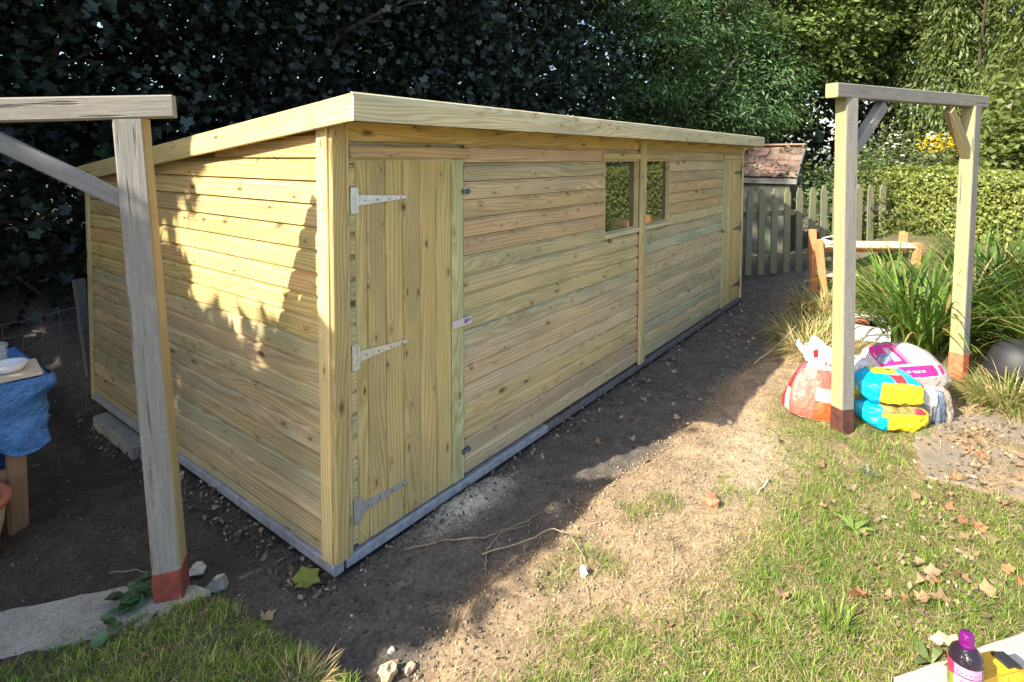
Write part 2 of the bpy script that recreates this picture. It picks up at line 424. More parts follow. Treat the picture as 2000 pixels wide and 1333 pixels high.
# ------------------------------------------------------------------ the shed
L, W = 6.0, 2.94
TONES = [(.53, .435, .29), (.51, .41, .275), (.50, .42, .28), (.47, .41, .285), (.53, .405, .275), (.56, .465, .32), (.46, .415, .295), (.51, .425, .27), (.49, .395, .255)]
def tone(pal=TONES, j=.06):
    c = random.choice(pal); k = 1+random.uniform(-j, j)*1.5
    return tuple(max(.02, x*k*(1+random.uniform(-j, j)*.5)) for x in c)
PROFILE = [(0, .0052), (.0168, .0052), (.0172, .078), (.0140, .086), (.0055, .090), (.0062, .0998), (0, .0998)]
_bm = {}
def board_mesh(length, h=.1):
    key = (round(length, 3), round(h, 3))
    if key not in _bm:
        b = MB(); pr = PROFILE if h > .0995 else [(y, min(z, h-.0005)) for y, z in PROFILE[:3]]+[(0, h-.0005)]
        pr = pr if h > .0995 else [(0, .001), (.0165, .001), (.0168, h-.001), (0, h-.001)]
        b.extrude(pr, 0, length); _bm[key] = b.mesh('board', PINE)
    return _bm[key]
def front_board(par, x0, x1, z, h=.1, color=None, y=-.004, name='board'):
    m = Matrix(((-1, 0, 0, x1), (0, -1, 0, y+random.uniform(-.001, .001)), (0, 0, 1, z), (0, 0, 0, 1)))
    return place(name, board_mesh(x1-x0, h), par, m, color or tone())
def side_board(par, y0, y1, z, h=.1, color=None, x=-.004):
    m = Matrix(((0, -1, 0, x), (1, 0, 0, y0), (0, 0, 1, z), (0, 0, 0, 1)))
    return place('board', board_mesh(y1-y0, h), par, m, color or tone())

def roof_z(y): return 1.945-.0995*(y+.254)
shed = thing('garden_shed', 'long new timber pent shed with two doors and two small windows', 'shed')

def build_shed():
    s = shed
    # base frame
    bar('base_beam', (.03, -.008, .022), (L*.27, -.008, .022), .05, .046, BASEM, s, c=.003)
    bar('base_beam', (L*.27+.004, -.006, .020), (L+.01, -.006, .020), .045, .046, BASED, s, c=.003)
    bar('base_beam', (-.012, -.033, .023), (-.012, W, .023), .05, .047, BASEM, s, c=.003)
    bar('base_beam', (L-.02, .02, .02), (L-.02, W, .02), .05, .046, BASED, s)
    fl = MB(); fl.box((.03, .03, .05), (L-.03, W-.03, .07)); fl.obj('floor_panel', INNER, s)
    for x0, x1 in ((.025, 2.2), (2.205, 4.3), (4.305, L-.05)):
        b = MB(); b.box((x0, .022, -.06), (x1, .06, -.002)); b.obj('bearer', BASED, s)
    # inner linings (closed dark inside)
    pan = MB(); zb = .06
    def wall_poly(pts, n, th): pan.add(list(pts)+[Vector(p)+Vector(n)*th for p in pts], [(0, 1, 2, 3), (7, 6, 5, 4), (0, 4, 5, 1), (1, 5, 6, 2), (2, 6, 7, 3), (3, 7, 4, 0)])
    pan = MB(); wall_poly([(.0, .0, zb), (.0, W, zb), (.0, W, roof_z(W)+.085), (.0, 0, roof_z(0)+.085)], (1, 0, 0), .02); pan.obj('end_lining', PINE, s, color=(.22, .17, .09))
    pan = MB(); wall_poly([(L-.02, .0, zb), (L-.02, W, zb), (L-.02, W, roof_z(W)+.085), (L-.02, 0, roof_z(0)+.085)], (1, 0, 0), .02); pan.obj('end_lining', PINE, s, color=(.45, .38, .2))
    pan = MB(); pan.box((0, W-.02, zb), (L, W, roof_z(W)+.08)); pan.obj('back_wall', PINE, s, color=(.45, .38, .2))
    fr = MB()
    for x0, x1 in ((.022, .09), (.82, 2.37), (2.99, 3.11), (3.68, 5.24)): fr.box((x0, .0, zb), (x1, .018, 1.96))
    for x0, x1 in ((2.37, 2.99), (3.11, 3.68)): fr.box((x0, .0, zb), (x1, .018, 1.20)); fr.box((x0, .0, 1.79), (x1, .018, 1.96))
    for x0, x1 in ((.09, .82), (5.24, L-.022)): fr.box((x0, .0, 1.79), (x1, .018, 1.96))
    fr.obj('front_lining', PINE, s, color=(.22, .17, .09))
    # ---- left end wall, course by course
    sunlit_tones = [(.60, .46, .21), (.58, .41, .19), (.56, .44, .21), (.54, .42, .22), (.61, .43, .21)]  # golden palette for the upper boards, their sunlight put into the colour
    z = .050; k = 0
    while z < 1.95:
        h = .047 if k == 0 else .1
        ymax = min(W-.015, -.254+(1.945+.075-(z+h))/.0995)
        if ymax > .2:
            if ymax > 2.6 and random.random() < .35:
                side_board(s, .0, ymax, z, h, tone(sunlit_tones if z > .9 else TONES))
            else: side_board(s, .0, ymax, z, h, tone(sunlit_tones if z > .9 else TONES))
        z += h; k += 1
    # corner battens
    b = bar('corner_batten', (-.029, .018, .048), (-.029, .018, 1.99), .074, .022, PINE, s, up=(-1, 0, 0), color=(.62, .51, .28))
    bar('corner_batten', (.006, -.030, .050), (.006, -.030, 1.955), .070, .024, PINE, s, up=(0, -1, 0), color=(.47, .37, .18))
    bar('corner_batten', (.054, -.026, .050), (.054, -.026, 1.945), .024, .016, PINE, s, up=(0, -1, 0), color=(.54, .44, .23))
    bar('corner_batten', (-.026, W-.004, .0), (-.026, W-.004, 1.64), .05, .022, PINE, s, up=(-1, 0, 0), color=(.57, .49, .27))
    bar('corner_batten', (L-.012, -.028, .045), (L-.012, -.028, 1.955), .05, .022, PINE, s, up=(0, -1, 0), color=(.60, .52, .30))
    # ---- front wall
    dx0, dx1 = .104, .808
    zs = [.07+.1*k for k in range(18)]
    groups = {15: 5, 14: 4, 13: 4, 12: 4}
    for k, z in enumerate(zs):
        pal = TONES
        if k in (12, 13, 14): pal = [(.55, .39, .235), (.53, .39, .23), (.54, .41, .25)]
        if k in (10, 11): pal = [(.50, .43, .27), (.53, .45, .27)]
        if k in (8, 9): pal = [(.52, .44, .27), (.49, .42, .25)]
        if k in (7,): pal = [(.46, .43, .29)]
        if k in (2, 3): pal = [(.55, .46, .28), (.52, .42, .24)]
        if k < 17: front_board(s, .066, dx0-.003, z, .1, tone([(.55, .46, .27), (.5, .42, .24), (.47, .43, .27)]))
        else: front_board(s, .066, dx1+.02, z, .1, tone())
        if 12 <= k <= 16 or k == 11:
            front_board(s, .812, 2.392, z, .1, tone(pal)); front_board(s, 3.664, 5.228, z, .1, tone(pal))
        else:
            front_board(s, .812 if k < 17 else .83, 2.995, z, .1, tone(pal))
            pr = TONES if k not in (2, 9) else [(.43, .44, .32)]
            front_board(s, 3.112, 5.228, z, .1, tone(pr))
            if k == 17: front_board(s, 5.23, L-.04, z, .1)
    for x0, x1 in ((.066, 2.995), (3.112, L-.04)):
        bar('frieze_board', (x1, -.014, 1.915), (x0, -.014, 1.915), .02, .088, PINE, s, color=(.52, .40, .17))
    bar('batten', (3.024, -.034, .05), (3.024, -.034, 1.94), .050, .026, PINE, s, up=(0, -1, 0), color=(.56, .45, .24))
    bar('batten', (3.082, -.031, .05), (3.082, -.031, 1.94), .052, .022, PINE, s, up=(0, -1, 0), color=(.52, .47, .26))
    # small nail heads down the strip beside the door
    nb = MB()
    for z in zs[:17]:
        for q in range(random.choice((1, 2, 2))):
            x, zz = random.uniform(.074, .094), z+random.uniform(.025, .075)
            nb.box((x-.0012, -.0216, zz-.0012), (x+.0012, -.0202, zz+.0012))
    for x in (.835, 1.43, 2.04, 2.955, 3.15, 3.93, 4.58, 5.19):
        for z in zs[:17]:
            if 2.3 < x < 3.7 and 1.15 < z < 1.8: continue
            xx = x+random.uniform(-.006, .006); zz = z+random.uniform(.03, .06); nb.box((xx-.0022, -.0226, zz-.0022), (xx+.0022, -.0205, zz+.0022))
    for z in [.09+.1*k for k in range(16)]:
        nb.box((-.0222, W-.052, z), (-.0205, W-.046, z+.006))
    tag(nb.obj('nail', DARKM, s), kind='stuff')
    # ---- windows
    for (x0, x1) in ((2.397, 2.985), (3.121, 3.66)):
        w = MB(); zt, z0 = 1.786, 1.213
        w.box((x0, .006, z0), (x0+.016, .03, zt)); w.box((x1-.016, .006, z0), (x1, .03, zt))
        w.box((x0+.016, .006, z0), (x1-.016, .03, z0+.016)); w.box((x0+.016, .006, zt-.016), (x1-.016, .03, zt))
        w.box((x0-.004, -.022, z0+.001), (x0+.010, .0055, zt-.001)); w.box((x1-.010, -.022, z0+.001), (x1+.004, .0055, zt-.001))
        w.box((x0+.013, -.018, zt-.014), (x1-.013, .0055, zt))
        wo = w.obj('window', PINE, s, color=(.55, .47, .29))
        p = MB(); p.box((x0+.014, .011, z0+.014), (x1-.014, .016, zt-.014)); p.obj('pane', GLASS, wo)
        bar('sill', (x1+.004, -.006, z0-.012), (x0-.004, -.006, z0-.012), .062, .036, PINE, wo, c=.004, color=(.60, .53, .37))
    bar('window_head', (2.994, -.028, 1.812), (2.353, -.028, 1.812), .022, .048, PINE, s, color=(.55, .45, .23))
    bar('window_head', (3.69, -.028, 1.812), (3.112, -.028, 1.812), .022, .048, PINE, s, color=(.55, .46, .24))
    bar('door_head', (.845, -.030, 1.825), (.066, -.030, 1.825), .024, .054, PINE, s, color=(.52, .38, .22))
    bar('door_head', (L-.045, -.028, 1.812), (5.236, -.028, 1.812), .022, .05, PINE, s, color=(.54, .44, .24))
    # ---- doors
    def hinge(par, x, z, sgn, length, col):
        h = MB()
        x2 = x+sgn*.018; x3 = x+sgn*length
        pts = [(x2, z-.024), (x3, z-.007), (x3+sgn*.008, z), (x3, z+.007), (x2, z+.024)]
        if sgn < 0: pts = pts[::-1]
        h.box((x-.018, -.0285, z-.058), (x+.014, -.0235, z+.058))
        n = len(pts); vs = [(a, -.0285, b) for a, b in pts]+[(a, -.0245, b) for a, b in pts]
        h.add(vs, [tuple(range(n)), tuple(range(n, 2*n))[::-1]]+[(i, n+i, n+(i+1) % n, (i+1) % n) for i in range(n)])
        h.tube([(x+sgn*.016, -.031, z-.052), (x+sgn*.016, -.031, z+.052)], .005, 8)
        for q in (.06, .13, .20, .27):
            if q < length-.02:
                cx, cz = x+sgn*q, z+.004*math.sin(q*90)
                h.add([(cx+.005*math.cos(k*math.pi/3), -.0292, cz+.005*math.sin(k*math.pi/3)) for k in range(6)], [tuple(range(6))], 1)
        o = h.obj('hinge', [col, DARKM], par)
        return o
    def bracket(par, x, z, col):
        b = MB(); b.box((x-.020, -.030, z-.011), (x+.03, -.0225, z+.011)); b.tube([(x-.028, -.034, z), (x+.036, -.034, z)], .0065, 8)
        b.box((x-.022, -.040, z-.013), (x-.012, -.0225, z+.013)); b.box((x+.018, -.040, z-.013), (x+.027, -.0225, z+.013)); b.obj('bolt', col, par)
    def door(x0, x1, edges, batten, zt, zb, flip, hz, hcol):
        bk = MB(); bk.box((x0+.004, -.004, zb+.01), (x1-.004, .016, zt-.004)); d = bk.obj('door', PINE, s, color=(.42, .34, .17))
        yellow = [(.55, .44, .21), (.52, .41, .20), (.56, .46, .24), (.54, .42, .20)]
        for a, b in zip(edges[:-1], edges[1:]):
            w = b-a-.0015
            pr = [(-w/2, -.008), (w/2, -.008), (w/2, .003), (w/2-.006, .009), (-w/2+.006, .009), (-w/2, .003)]
            m = MB(); m.extrude(pr, 0, zt-zb)
            m.obj('door_plank', PINE, d, mw=frame(((a+b)/2, -.0125, zb), (0, 0, 1), (0, -1, 0)), color=tone(yellow, .04))
        a, b = batten
        bar('edge_batten', ((a+b)/2, -.015, zb), ((a+b)/2, -.015, zt), b-a-.003, .022, PINE, d, up=(0, -1, 0), color=(.47, .47, .27))
        for z in hz: hinge(d, (x0-.012) if not flip else x1+.006, z, -1 if flip else 1, .30, hcol)
        return d
    d = door(dx0, dx1, [dx0, .168, .274, .383, .493, .603, .7156], (.7156, dx1), 1.788, .06, False, (1.614, .920, .226), STEEL)
    bracket(d, .815, 1.621, DARKM); bracket(d, .812, .208, DARKM)
    hs = MB(); hs.box((.709, -.0345, .900), (.860, -.0275, .942)); hp = hs.obj('hasp', STEEL, d)
    lb = MB(); lb.box((.718, -.0362, .905), (.856, -.0346, .938)); lb.obj('hasp_label', m_simple('pink_label', (.62, .52, .52), .4, .12, 20, 0, 0), hp)
    lb = MB(); lb.box((.800, -.0372, .912), (.822, -.0362, .934)); lb.box((.826, -.0372, .916), (.838, -.0362, .934)); lb.box((.842, -.0372, .920), (.850, -.0362, .934)); lb.obj('hasp_print', m_simple('blue_print', (.12, .12, .30), .5, .2, 20, 0, 0), hp)
    d2 = door(5.32, 5.955, [5.32, 5.43, 5.54, 5.65, 5.76, 5.87, 5.955], (5.236, 5.32), 1.785, .06, True, (1.62, .94, .245), DARKM)
    bracket(d2, 5.24, .955, DARKM)
    # ---- roof
    y0, y1 = -.225, W+.12; x0, x1 = -.055, L+.06
    dk = MB(); t0 = .075
    pts = [(x0, y0, roof_z(y0)+t0), (x1, y0, roof_z(y0)+t0), (x1, y1, roof_z(y1)+t0), (x0, y1, roof_z(y1)+t0)]
    dk.add(pts+[(a, b, c+.018) for a, b, c in pts], [(3, 2, 1, 0), (4, 5, 6, 7), (0, 1, 5, 4), (1, 2, 6, 5), (2, 3, 7, 6), (3, 0, 4, 7)])
    dk.obj('roof_deck', PINE, s, color=(.5, .38, .17))
    ft = MB(); pts = [(x0-.02, y0-.015, roof_z(y0)+t0+.0195), (x1+.02, y0-.015, roof_z(y0)+t0+.0195), (x1+.02, y1+.01, roof_z(y1)+t0+.0195), (x0-.02, y1+.01, roof_z(y1)+t0+.0195)]
    ft.add(pts+[(a, b, c+.006) for a, b, c in pts], [(3, 2, 1, 0), (4, 5, 6, 7), (0, 1, 5, 4), (1, 2, 6, 5), (2, 3, 7, 6), (3, 0, 4, 7)]); ft.obj('roof_felt', FELT, s)
    for x in np.arange(.5, L-.2, .61):
        bar('roof_joist', (x, -.20, roof_z(-.2)+.035), (x, W, roof_z(W)+.035), .045, .07, PINE, s, color=(.5, .4, .2))
    sl = Vector((0, 1, -.0995)).normalized(); nrm = Vector((0, .0995, 1)).normalized()
    # verge boards on the ends, then the front fascia across them
    for x in (-.071, L+.071):
        p0 = Vector((x, -.236, roof_z(-.236)+.053)); p1 = p0+sl*3.31
        bar('verge_board', p0, p1, .018, .108, PINE, s, up=nrm, color=(.62, .51, .26))
    # fascia: three lengths, top edge rounded
    pr = [(-.010, -.055), (.010, -.055), (.0105, .030), (.004, .050), (-.003, .056), (-.010, .056)]
    xs = [-.082, L+.085]
    cuts = [-.082, 3.05, L+.085]
    for a, b in zip(cuts[:-1], cuts[1:]):
        m = MB(); m.extrude(pr, 0, b-a-.002)
        z = roof_z(-.249)+.054
        m.obj('fascia_board', PINE, s, mw=Matrix(((-1, 0, 0, b-.001), (0, -1, -.06, -.2485), (0, 0, 1, z), (0, 0, 0, 1))), color=(.60, .54, .37))
build_shed()

# ------------------------------------------------------------------ timber arches
def build_left_arch():
    r = Vector((.814, -.581, 0)); n = Vector((.581, .814, 0))
    base = Vector((-.582, .248, .095))+n*.050
    a = thing('garden_arch', 'grey weathered timber arch with a red painted foot standing on the concrete strip', 'garden arch')
    m = Matrix((r, n, Vector((0, 0, 1)))).transposed().to_4x4(); m.translation = base
    a.matrix_world = m @ Matrix.Rotation(math.radians(-2.9), 4, 'Y') @ Matrix.Scale(.971, 4)
    for x in (0, -1.5):
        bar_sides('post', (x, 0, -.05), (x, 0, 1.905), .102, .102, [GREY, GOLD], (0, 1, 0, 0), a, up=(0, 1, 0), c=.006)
        f = MB(); f.extrude(bar_profile(.106, .106, .006), 0, .135); f.obj('painted_foot', REDP, a, mw=frame((x, 0, -.012), (0, 0, 1), (0, 1, 0)))
    bar('beam', (.155, -.022, 1.9485), (-1.65, -.022, 1.9485), .064, .086, GREY, a, c=.006, color=(1.08, 1.05, 1.0))
    bar('brace', (-.01, .0, 1.57), (-.53, .0, 1.905), .050, .060, GREY, a, c=.006, color=(.85, .88, .95))
    bar('brace', (-1.49, .0, 1.555), (-.97, .0, 1.895), .055, .074, GREY, a, c=.006, color=(.9, .9, .95))
build_left_arch()

def build_right_arch():
    e = Vector((.917, -.398, 0)); n = Vector((.398, .917, 0))
    a = thing('garden_arch', 'pale timber arch with two braces standing on the lawn over the compost bags', 'garden arch', (2.51, -1.64, .14))
    o = Vector((2.51, -1.64, .14))
    def lp(v): return Vector(v)-o
    b1 = Vector((2.515, -1.635, .06))+n*.046; t1 = Vector((2.60, -1.60, 2.165))+n*.046
    b2 = Vector((3.80, -2.20, .06))+n*.046; t2 = Vector((3.915, -2.225, 2.172))+n*.046
    for b, t, tw in ((b1, t1, -14.7), (b2, t2, 0)):
        up = Matrix.Rotation(math.radians(tw), 3, 'Z') @ n
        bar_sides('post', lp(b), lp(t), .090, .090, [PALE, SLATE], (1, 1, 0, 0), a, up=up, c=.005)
        d = (t-b).normalized(); f = MB(); f.extrude(bar_profile(.094, .094, .005), 0, .19 if tw else .30)
        f.obj('painted_foot', REDD if tw else REDO, a, mw=frame(lp(b)+d*.02, d, up))
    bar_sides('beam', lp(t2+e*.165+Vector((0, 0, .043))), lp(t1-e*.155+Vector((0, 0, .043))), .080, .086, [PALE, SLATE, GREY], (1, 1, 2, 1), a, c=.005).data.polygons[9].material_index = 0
    bar('brace', lp(t1+e*.03+Vector((0, 0, -.36))), lp(t1+e*.385+Vector((0, 0, -.025))), .060, .066, GREY, a, c=.005, color=(.95, .95, 1.0))
    bar('brace', lp(t2-e*.03+Vector((0, 0, -.37))), lp(t2-e*.33+Vector((0, 0, -.035))), .060, .066, PALE, a, c=.005, color=(.75, .70, .62))
build_right_arch()

# ------------------------------------------------------------------ concrete
def poly_slab(name, pts, z0, z1, mat, label=None, cat=None, kind=None, sub=0, seed=1, parent=None):
    r = random.Random(seed); P = []
    for i, p in enumerate(pts):
        q = pts[(i+1) % len(pts)]; k = max(1, int(math.dist(p, q)/.05)) if sub else 1
        for j in range(k):
            t = j/k; P.append((p[0]+(q[0]-p[0])*t+r.uniform(-sub, sub)*(j > 0), p[1]+(q[1]-p[1])*t+r.uniform(-sub, sub)*(j > 0)))
    n = len(P); cx = sum(p[0] for p in P)/n; cy = sum(p[1] for p in P)/n
    b = MB(); ins = .008
    top = [(x+(cx-x)*ins/max(.05, math.hypot(cx-x, cy-y)), y+(cy-y)*ins/max(.05, math.hypot(cx-x, cy-y)), z1) for x, y in P]
    vs = [(x, y, z0) for x, y in P]+[(x, y, z1-.006) for x, y in P]+top
    fs = [tuple(range(2*n, 3*n))]
    for i in range(n):
        j = (i+1) % n; fs += [(i, j, n+j, n+i), (n+i, n+j, 2*n+j, 2*n+i)]
    b.add(vs, fs); o = b.obj(name, mat, parent); tag(o, label, cat, None, kind); return o
poly_slab('concrete_strip', [(-1.742, 1.223), (-1.742, 0.893), (-1.043, 0.431), (-0.751, 0.232), (-0.606, 0.159), (-0.518, 0.135), (-0.455, 0.179), (-0.474, 0.247), (-0.625, 0.446), (-0.722, 0.509), (-0.994, 0.694)], -.08, .102, CONC,
          'rough concrete strip under the red footed grey arch post', 'concrete strip', sub=.008)
poly_slab('paving_slab', [(.655, -1.977), (1.146, -2.320), (1.49, -2.56), (1.09, -3.13), (.255, -2.55)], .02, .168, CONCP, 'pale paving slab under the purple capped bottle', 'paving slab', sub=.003)
poly_slab('concrete_patch', [(2.17, -2.02), (2.42, -1.97), (2.72, -1.95), (3.05, -2.06), (3.42, -2.40), (3.6, -3.0), (2.6, -3.3), (2.25, -2.6)], .0, .152, CONCD, 'flat stained concrete patch in the lawn in front of the bags', 'concrete patch', sub=.02)
poly_slab('concrete_block', [(-.11, 2.68), (.02, 2.68), (.02, 1.95), (-.115, 1.95)], -.2, -.028, CONC, 'long concrete block sticking out under the back of the shed', 'concrete block', sub=.004)
poly_slab('concrete_block', [(-.09, 1.90), (.02, 1.90), (.02, 1.30), (-.10, 1.30)], -.2, -.05, CONC, 'second concrete block under the shed, behind the grey arch post', 'concrete block', sub=.006)

# ------------------------------------------------------------------ table with tarpaulin
def build_table():
    zt = .725; DX = 0.0
    t = thing('wooden_table', 'brown wooden table under a blue tarpaulin left of the shed', 'table', (-.765, 1.46, -.02))
    o = Vector((-.68, 1.46, -.02))
    for x, y in ((-.690, 1.475), (-.715, 1.98), (-1.72, 1.475), (-1.72, 1.98)):
        bar('leg', Vector((x, y, float(H(x+DX, y))-.02))-o, Vector((x, y, zt-.03))-o, .072, .06, BROWNW, t, up=(0, 1, 0), color=(1, 1, 1))
    for p, q in (((-.72, 1.475, .27), (-1.68, 1.475, .27)), ((-.69, 1.52, .27), (-.70, 1.94, .27)), ((-.72, 1.98, .27), (-1.68, 1.98, .27))):
        bar('rail', Vector(p)-o, Vector(q)-o, .03, .07, BROWNW, t, color=(.9, .9, .9))
    for y in (1.49, 1.60, 1.71, 1.82, 1.93):
        bar('top_board', Vector((-.64, y, zt-.015))-o, Vector((-1.76, y, zt-.015))-o, .105, .026, BROWNW, t, color=(1, 1, 1))
    TARP = NT('blue_tarpaulin'); tc = TARP.n('ShaderNodeTexCoord'); nz = TARP.noise(tc.outputs['Object'], 7, 5, .6); n2 = TARP.noise(tc.outputs['Object'], 45, 4, .7)
    c = TARP.ramp(nz, [(.3, (.035, .13, .36)), (.7, (.075, .24, .55))]); c = TARP.mix(TARP.math('MULTIPLY', TARP.ramp(n2, [(.52, 0.), (.72, 1.)]), .45), c, (.30, .40, .52))
    TARP.base(c); TARP.rough(.42); n3 = TARP.noise(tc.outputs['Object'], 11, 4, .55, 2.5); TARP.bump(TARP.math('ADD', TARP.math('MULTIPLY', n3, 3), n2), .75, .012)
    # path round the table edge: along the front from the left, round the corner, along the right side
    path = [(-1.78, 1.425)]+[(x, 1.425) for x in np.linspace(-1.7, -.70, 27)]+[(-.672, 1.432), (-.655, 1.448), (-.648, 1.475)]+[(-.648, y) for y in np.linspace(1.51, 2.05, 14)]
    rows = 16; V = []; F = []
    d = 0; ds = [0]
    for a, b in zip(path[:-1], path[1:]): d += math.dist(a, b); ds.append(d)
    cx, cy = -1.2, 1.75
    for i, (x, y) in enumerate(path):
        ox, oy = (0, -1) if i <= 27 else ((1, 0) if i >= 30 else (.7, -.7))
        corner = math.exp(-((i-29)/2.5)**2)
        for k in range(rows):
            u = k/(rows-1); hem = .375+.025*math.sin(ds[i]*9)+.02*math.sin(ds[i]*23)+.03*corner
            z = zt+.006-(zt-hem)*u
            wv = (.006+.014*u)*math.sin(ds[i]*19+2*math.sin(u*3))+.007*math.sin(ds[i]*53+u*7)*u+.006*math.sin(u*13+ds[i]*11)+.004*math.sin(u*31-ds[i]*23)
            out = .006+.045*corner*math.exp(-((u-.12)/.13)**2)+wv*min(1, u*4)+.012*u
            V.append((x+ox*out, y+oy*out, z-.004*math.sin(ds[i]*40)*(k > 0)))
    n = len(path)
    for i in range(n-1):
        for k in range(rows-1):
            a = i*rows+k; F.append((a, a+1, a+rows+1, a+rows))
    b = MB(); b.add(V, F)
    # top sheet
    gx, gy = np.linspace(-1.78, -.646, 40), np.linspace(1.423, 2.06, 22); TV = []
    for x in gx:
        for y in gy: TV.append((x, y, zt+.006+.004*math.sin(x*21+y*13)+.003*math.sin(y*47-x*9)))
    TF = [(i*22+j, (i+1)*22+j, (i+1)*22+j+1, i*22+j+1) for i in range(39) for j in range(21)]
    b.add(TV, TF); s = b.obj('tarpaulin', TARP.mat, None, True); s.location.x = DX; tag(s, 'bright blue crumpled tarpaulin draped over the brown table', 'tarpaulin')
    TD = m_plastic('dark_blue_sheet', (.012, .035, .11), .5, .3); b = MB(); V = []; F = []
    for i in range(30):
        for k in range(8):
            x = -1.7+i/29*.96; u = k/7; V.append((x, 1.535+.012*math.sin(i*1.1+u*3)-.015*u, .44-.17*u+.012*math.sin(i*.8)))
    for i in range(29):
        for k in range(7): F.append((i*8+k, i*8+k+1, i*8+k+9, i*8+k+8))
    b.add(V, F); b.add([(x, y+.25, z) for x, y, z in V], [f[::-1] for f in F]); fs_ = b.obj('folded_sheet', TD, None, True); fs_.location.x = DX; tag(fs_, 'dark navy sheet stowed on the rail beneath the bright blue tarpaulin', 'sheet')
    bd = MB(); bd.box((-.33, -.13, 0), (.33, .13, .016)); o2 = bd.obj('board', PLANKW, None, mw=Matrix.Translation((-.985+DX, 1.585, zt+.012)) @ Matrix.Rotation(-.12, 4, 'Z'), color=(1, 1, 1)); o2.name = 'wooden_board'
    tag(o2, 'flat bare wooden board lying on the blue tarpaulin', 'board')
    ds_ = MB(); ds_.lathe([(.0, .004), (.05, .0), (.062, .012), (.074, .040), (.070, .041), (.058, .014), (.0, .010)], 24)
    dd = ds_.obj('dish', m_plastic('white_ceramic', (.70, .72, .74), .3, .04), None, True, Matrix.Translation((-.775+DX*.6, 1.545, zt+.030))); tag(dd, 'small white dish standing on the wooden board', 'dish')
    jr = MB(); jr.lathe([(.0, .0), (.050, .0), (.056, .008), (.056, .105), (.060, .108), (.060, .116), (.052, .116), (.051, .010), (.0, .006)], 24)
    jj = jr.obj('glass_jar', m_clear('jar_glass', (.75, .8, .75), .75, .05), None, True, Matrix.Translation((-.80+DX*.6, 1.72, zt+.012))); tag(jj, 'clear open glass jar standing behind the white dish', 'jar')
build_table()

def build_pot():
    p = thing('flower_pot', 'cream glazed plant pot with a terracotta rim below the table', 'plant pot', (-1.008, 1.326, float(H(-1.008, 1.326))-.005))
    b = MB(); b.lathe([(.0, .0), (.105, .0), (.125, .06), (.152, .17), (.160, .25), (.150, .262)], 28); b.obj('body', m_plastic('cream_glaze', (.48, .40, .22), .3, .15), p, True)
    b = MB(); b.lathe([(.150, .262), (.166, .258), (.182, .272), (.184, .292), (.172, .303), (.152, .300), (.146, .27), (.142, .255)], 28); b.obj('rim', m_simple('terracotta', (.42, .14, .075), .6, .15, 20), p, True)
    b = MB(); b.lathe([(.146, .262), (.0, .268)], 28); b.obj('soil', SOIL, p)
build_pot()

# ------------------------------------------------------------------ wire fence behind
def build_wire_fence():
    f = thing('wire_fence', 'rusty wire mesh stock fence behind the table with a grey post', 'wire fence', (.16, 3.62, -.1)); o = Vector((.16, 3.62, -.1))
    WIRE = m_simple('old_wire', (.20, .18, .16), .6, .3, 60, .4, 0)
    bar('fence_post', Vector((.17, 3.60, -.2))-o, Vector((.10, 3.66, .78))-o, .075, .075, GREY, f, up=(0, 1, 0), color=(.7, .75, .75))
    bar('fence_post', Vector((-1.75, 3.32, -.2))-o, Vector((-1.75, 3.32, .75))-o, .075, .075, GREY, f, up=(0, 1, 0), color=(.7, .75, .75))
    A, B = Vector((.17, 3.56, 0)), Vector((-1.75, 3.28, 0))
    def pt(t, z): return A.lerp(B, t)+Vector((.0, .012*math.sin(t*17+z*9), z+.014*math.sin(t*11+z*4)-.02*math.sin(t*math.pi)))-o
    for z in (.58, .47, .35, .235, .12, .02):
        b = MB(); b.tube([pt(t, z) for t in np.linspace(0, 1, 24)], .0032, 5); b.obj('wire', WIRE, f)
    for i in range(1, 16):
        t = i/16; b = MB(); b.tube([pt(t+.004*math.sin(z*30+i), z) for z in np.linspace(0, .58, 9)], .0024, 5); b.obj('upright_wire', WIRE, f)
build_wire_fence()

# ------------------------------------------------------------------ picket fence, hen house, bench
def build_picket():
    A, B = Vector((6.55, .20, 0)), Vector((8.45, -1.38, 0)); d = (B-A).normalized(); n = Vector((-d.y, d.x, 0))
    if n.x < 0: n = -n
    f = thing('picket_fence', 'low greenish picket fence between the shed and the clipped hedge', 'fence', (A.x, A.y, .2)); o = Vector((A.x, A.y, .2)); Lf = (B-A).length
    pm = MB(); w, th = .095, .022
    prof = [(-w/2, 0), (w/2, 0), (w/2, 1.09), (.018, 1.17), (-.018, 1.17), (-w/2, 1.09)]
    vs = [(-th/2+0, a, b) for a, b in prof]; nn = len(prof)
    pm.add([(0, a, b) for a, b in prof]+[(th, a, b) for a, b in prof], [tuple(range(nn))[::-1], tuple(range(nn, 2*nn))]+[(i, (i+1) % nn, nn+(i+1) % nn, nn+i) for i in range(nn)])
    pv = [(b, a, x) for x, a, b in pm.v]; pm.v = pv
    me = pm.mesh('picket', FENCEW)
    k = int(Lf/.197)
    for i in range(k+1):
        p = A+d*(i*.197+random.uniform(-.008, .008)); z = .20+.06*i/k+random.uniform(-.012, .012)
        m = frame(Vector((p.x, p.y, z))-o, Vector((d.x*random.uniform(-.015, .015), d.y*random.uniform(-.015, .015), 1)), up=-n)
        c = random.uniform(.85, 1.1)
        place('picket', me, f, m, (c, c, c*random.uniform(.85, 1)))
    for z in (.40, 1.02):
        bar('rail', A+Vector((0, 0, z))+n*.045-o, B+Vector((0, 0, z+.06))+n*.045-o, .045, .075, FENCEW, f, color=(1.1, .95, .85))
build_picket()

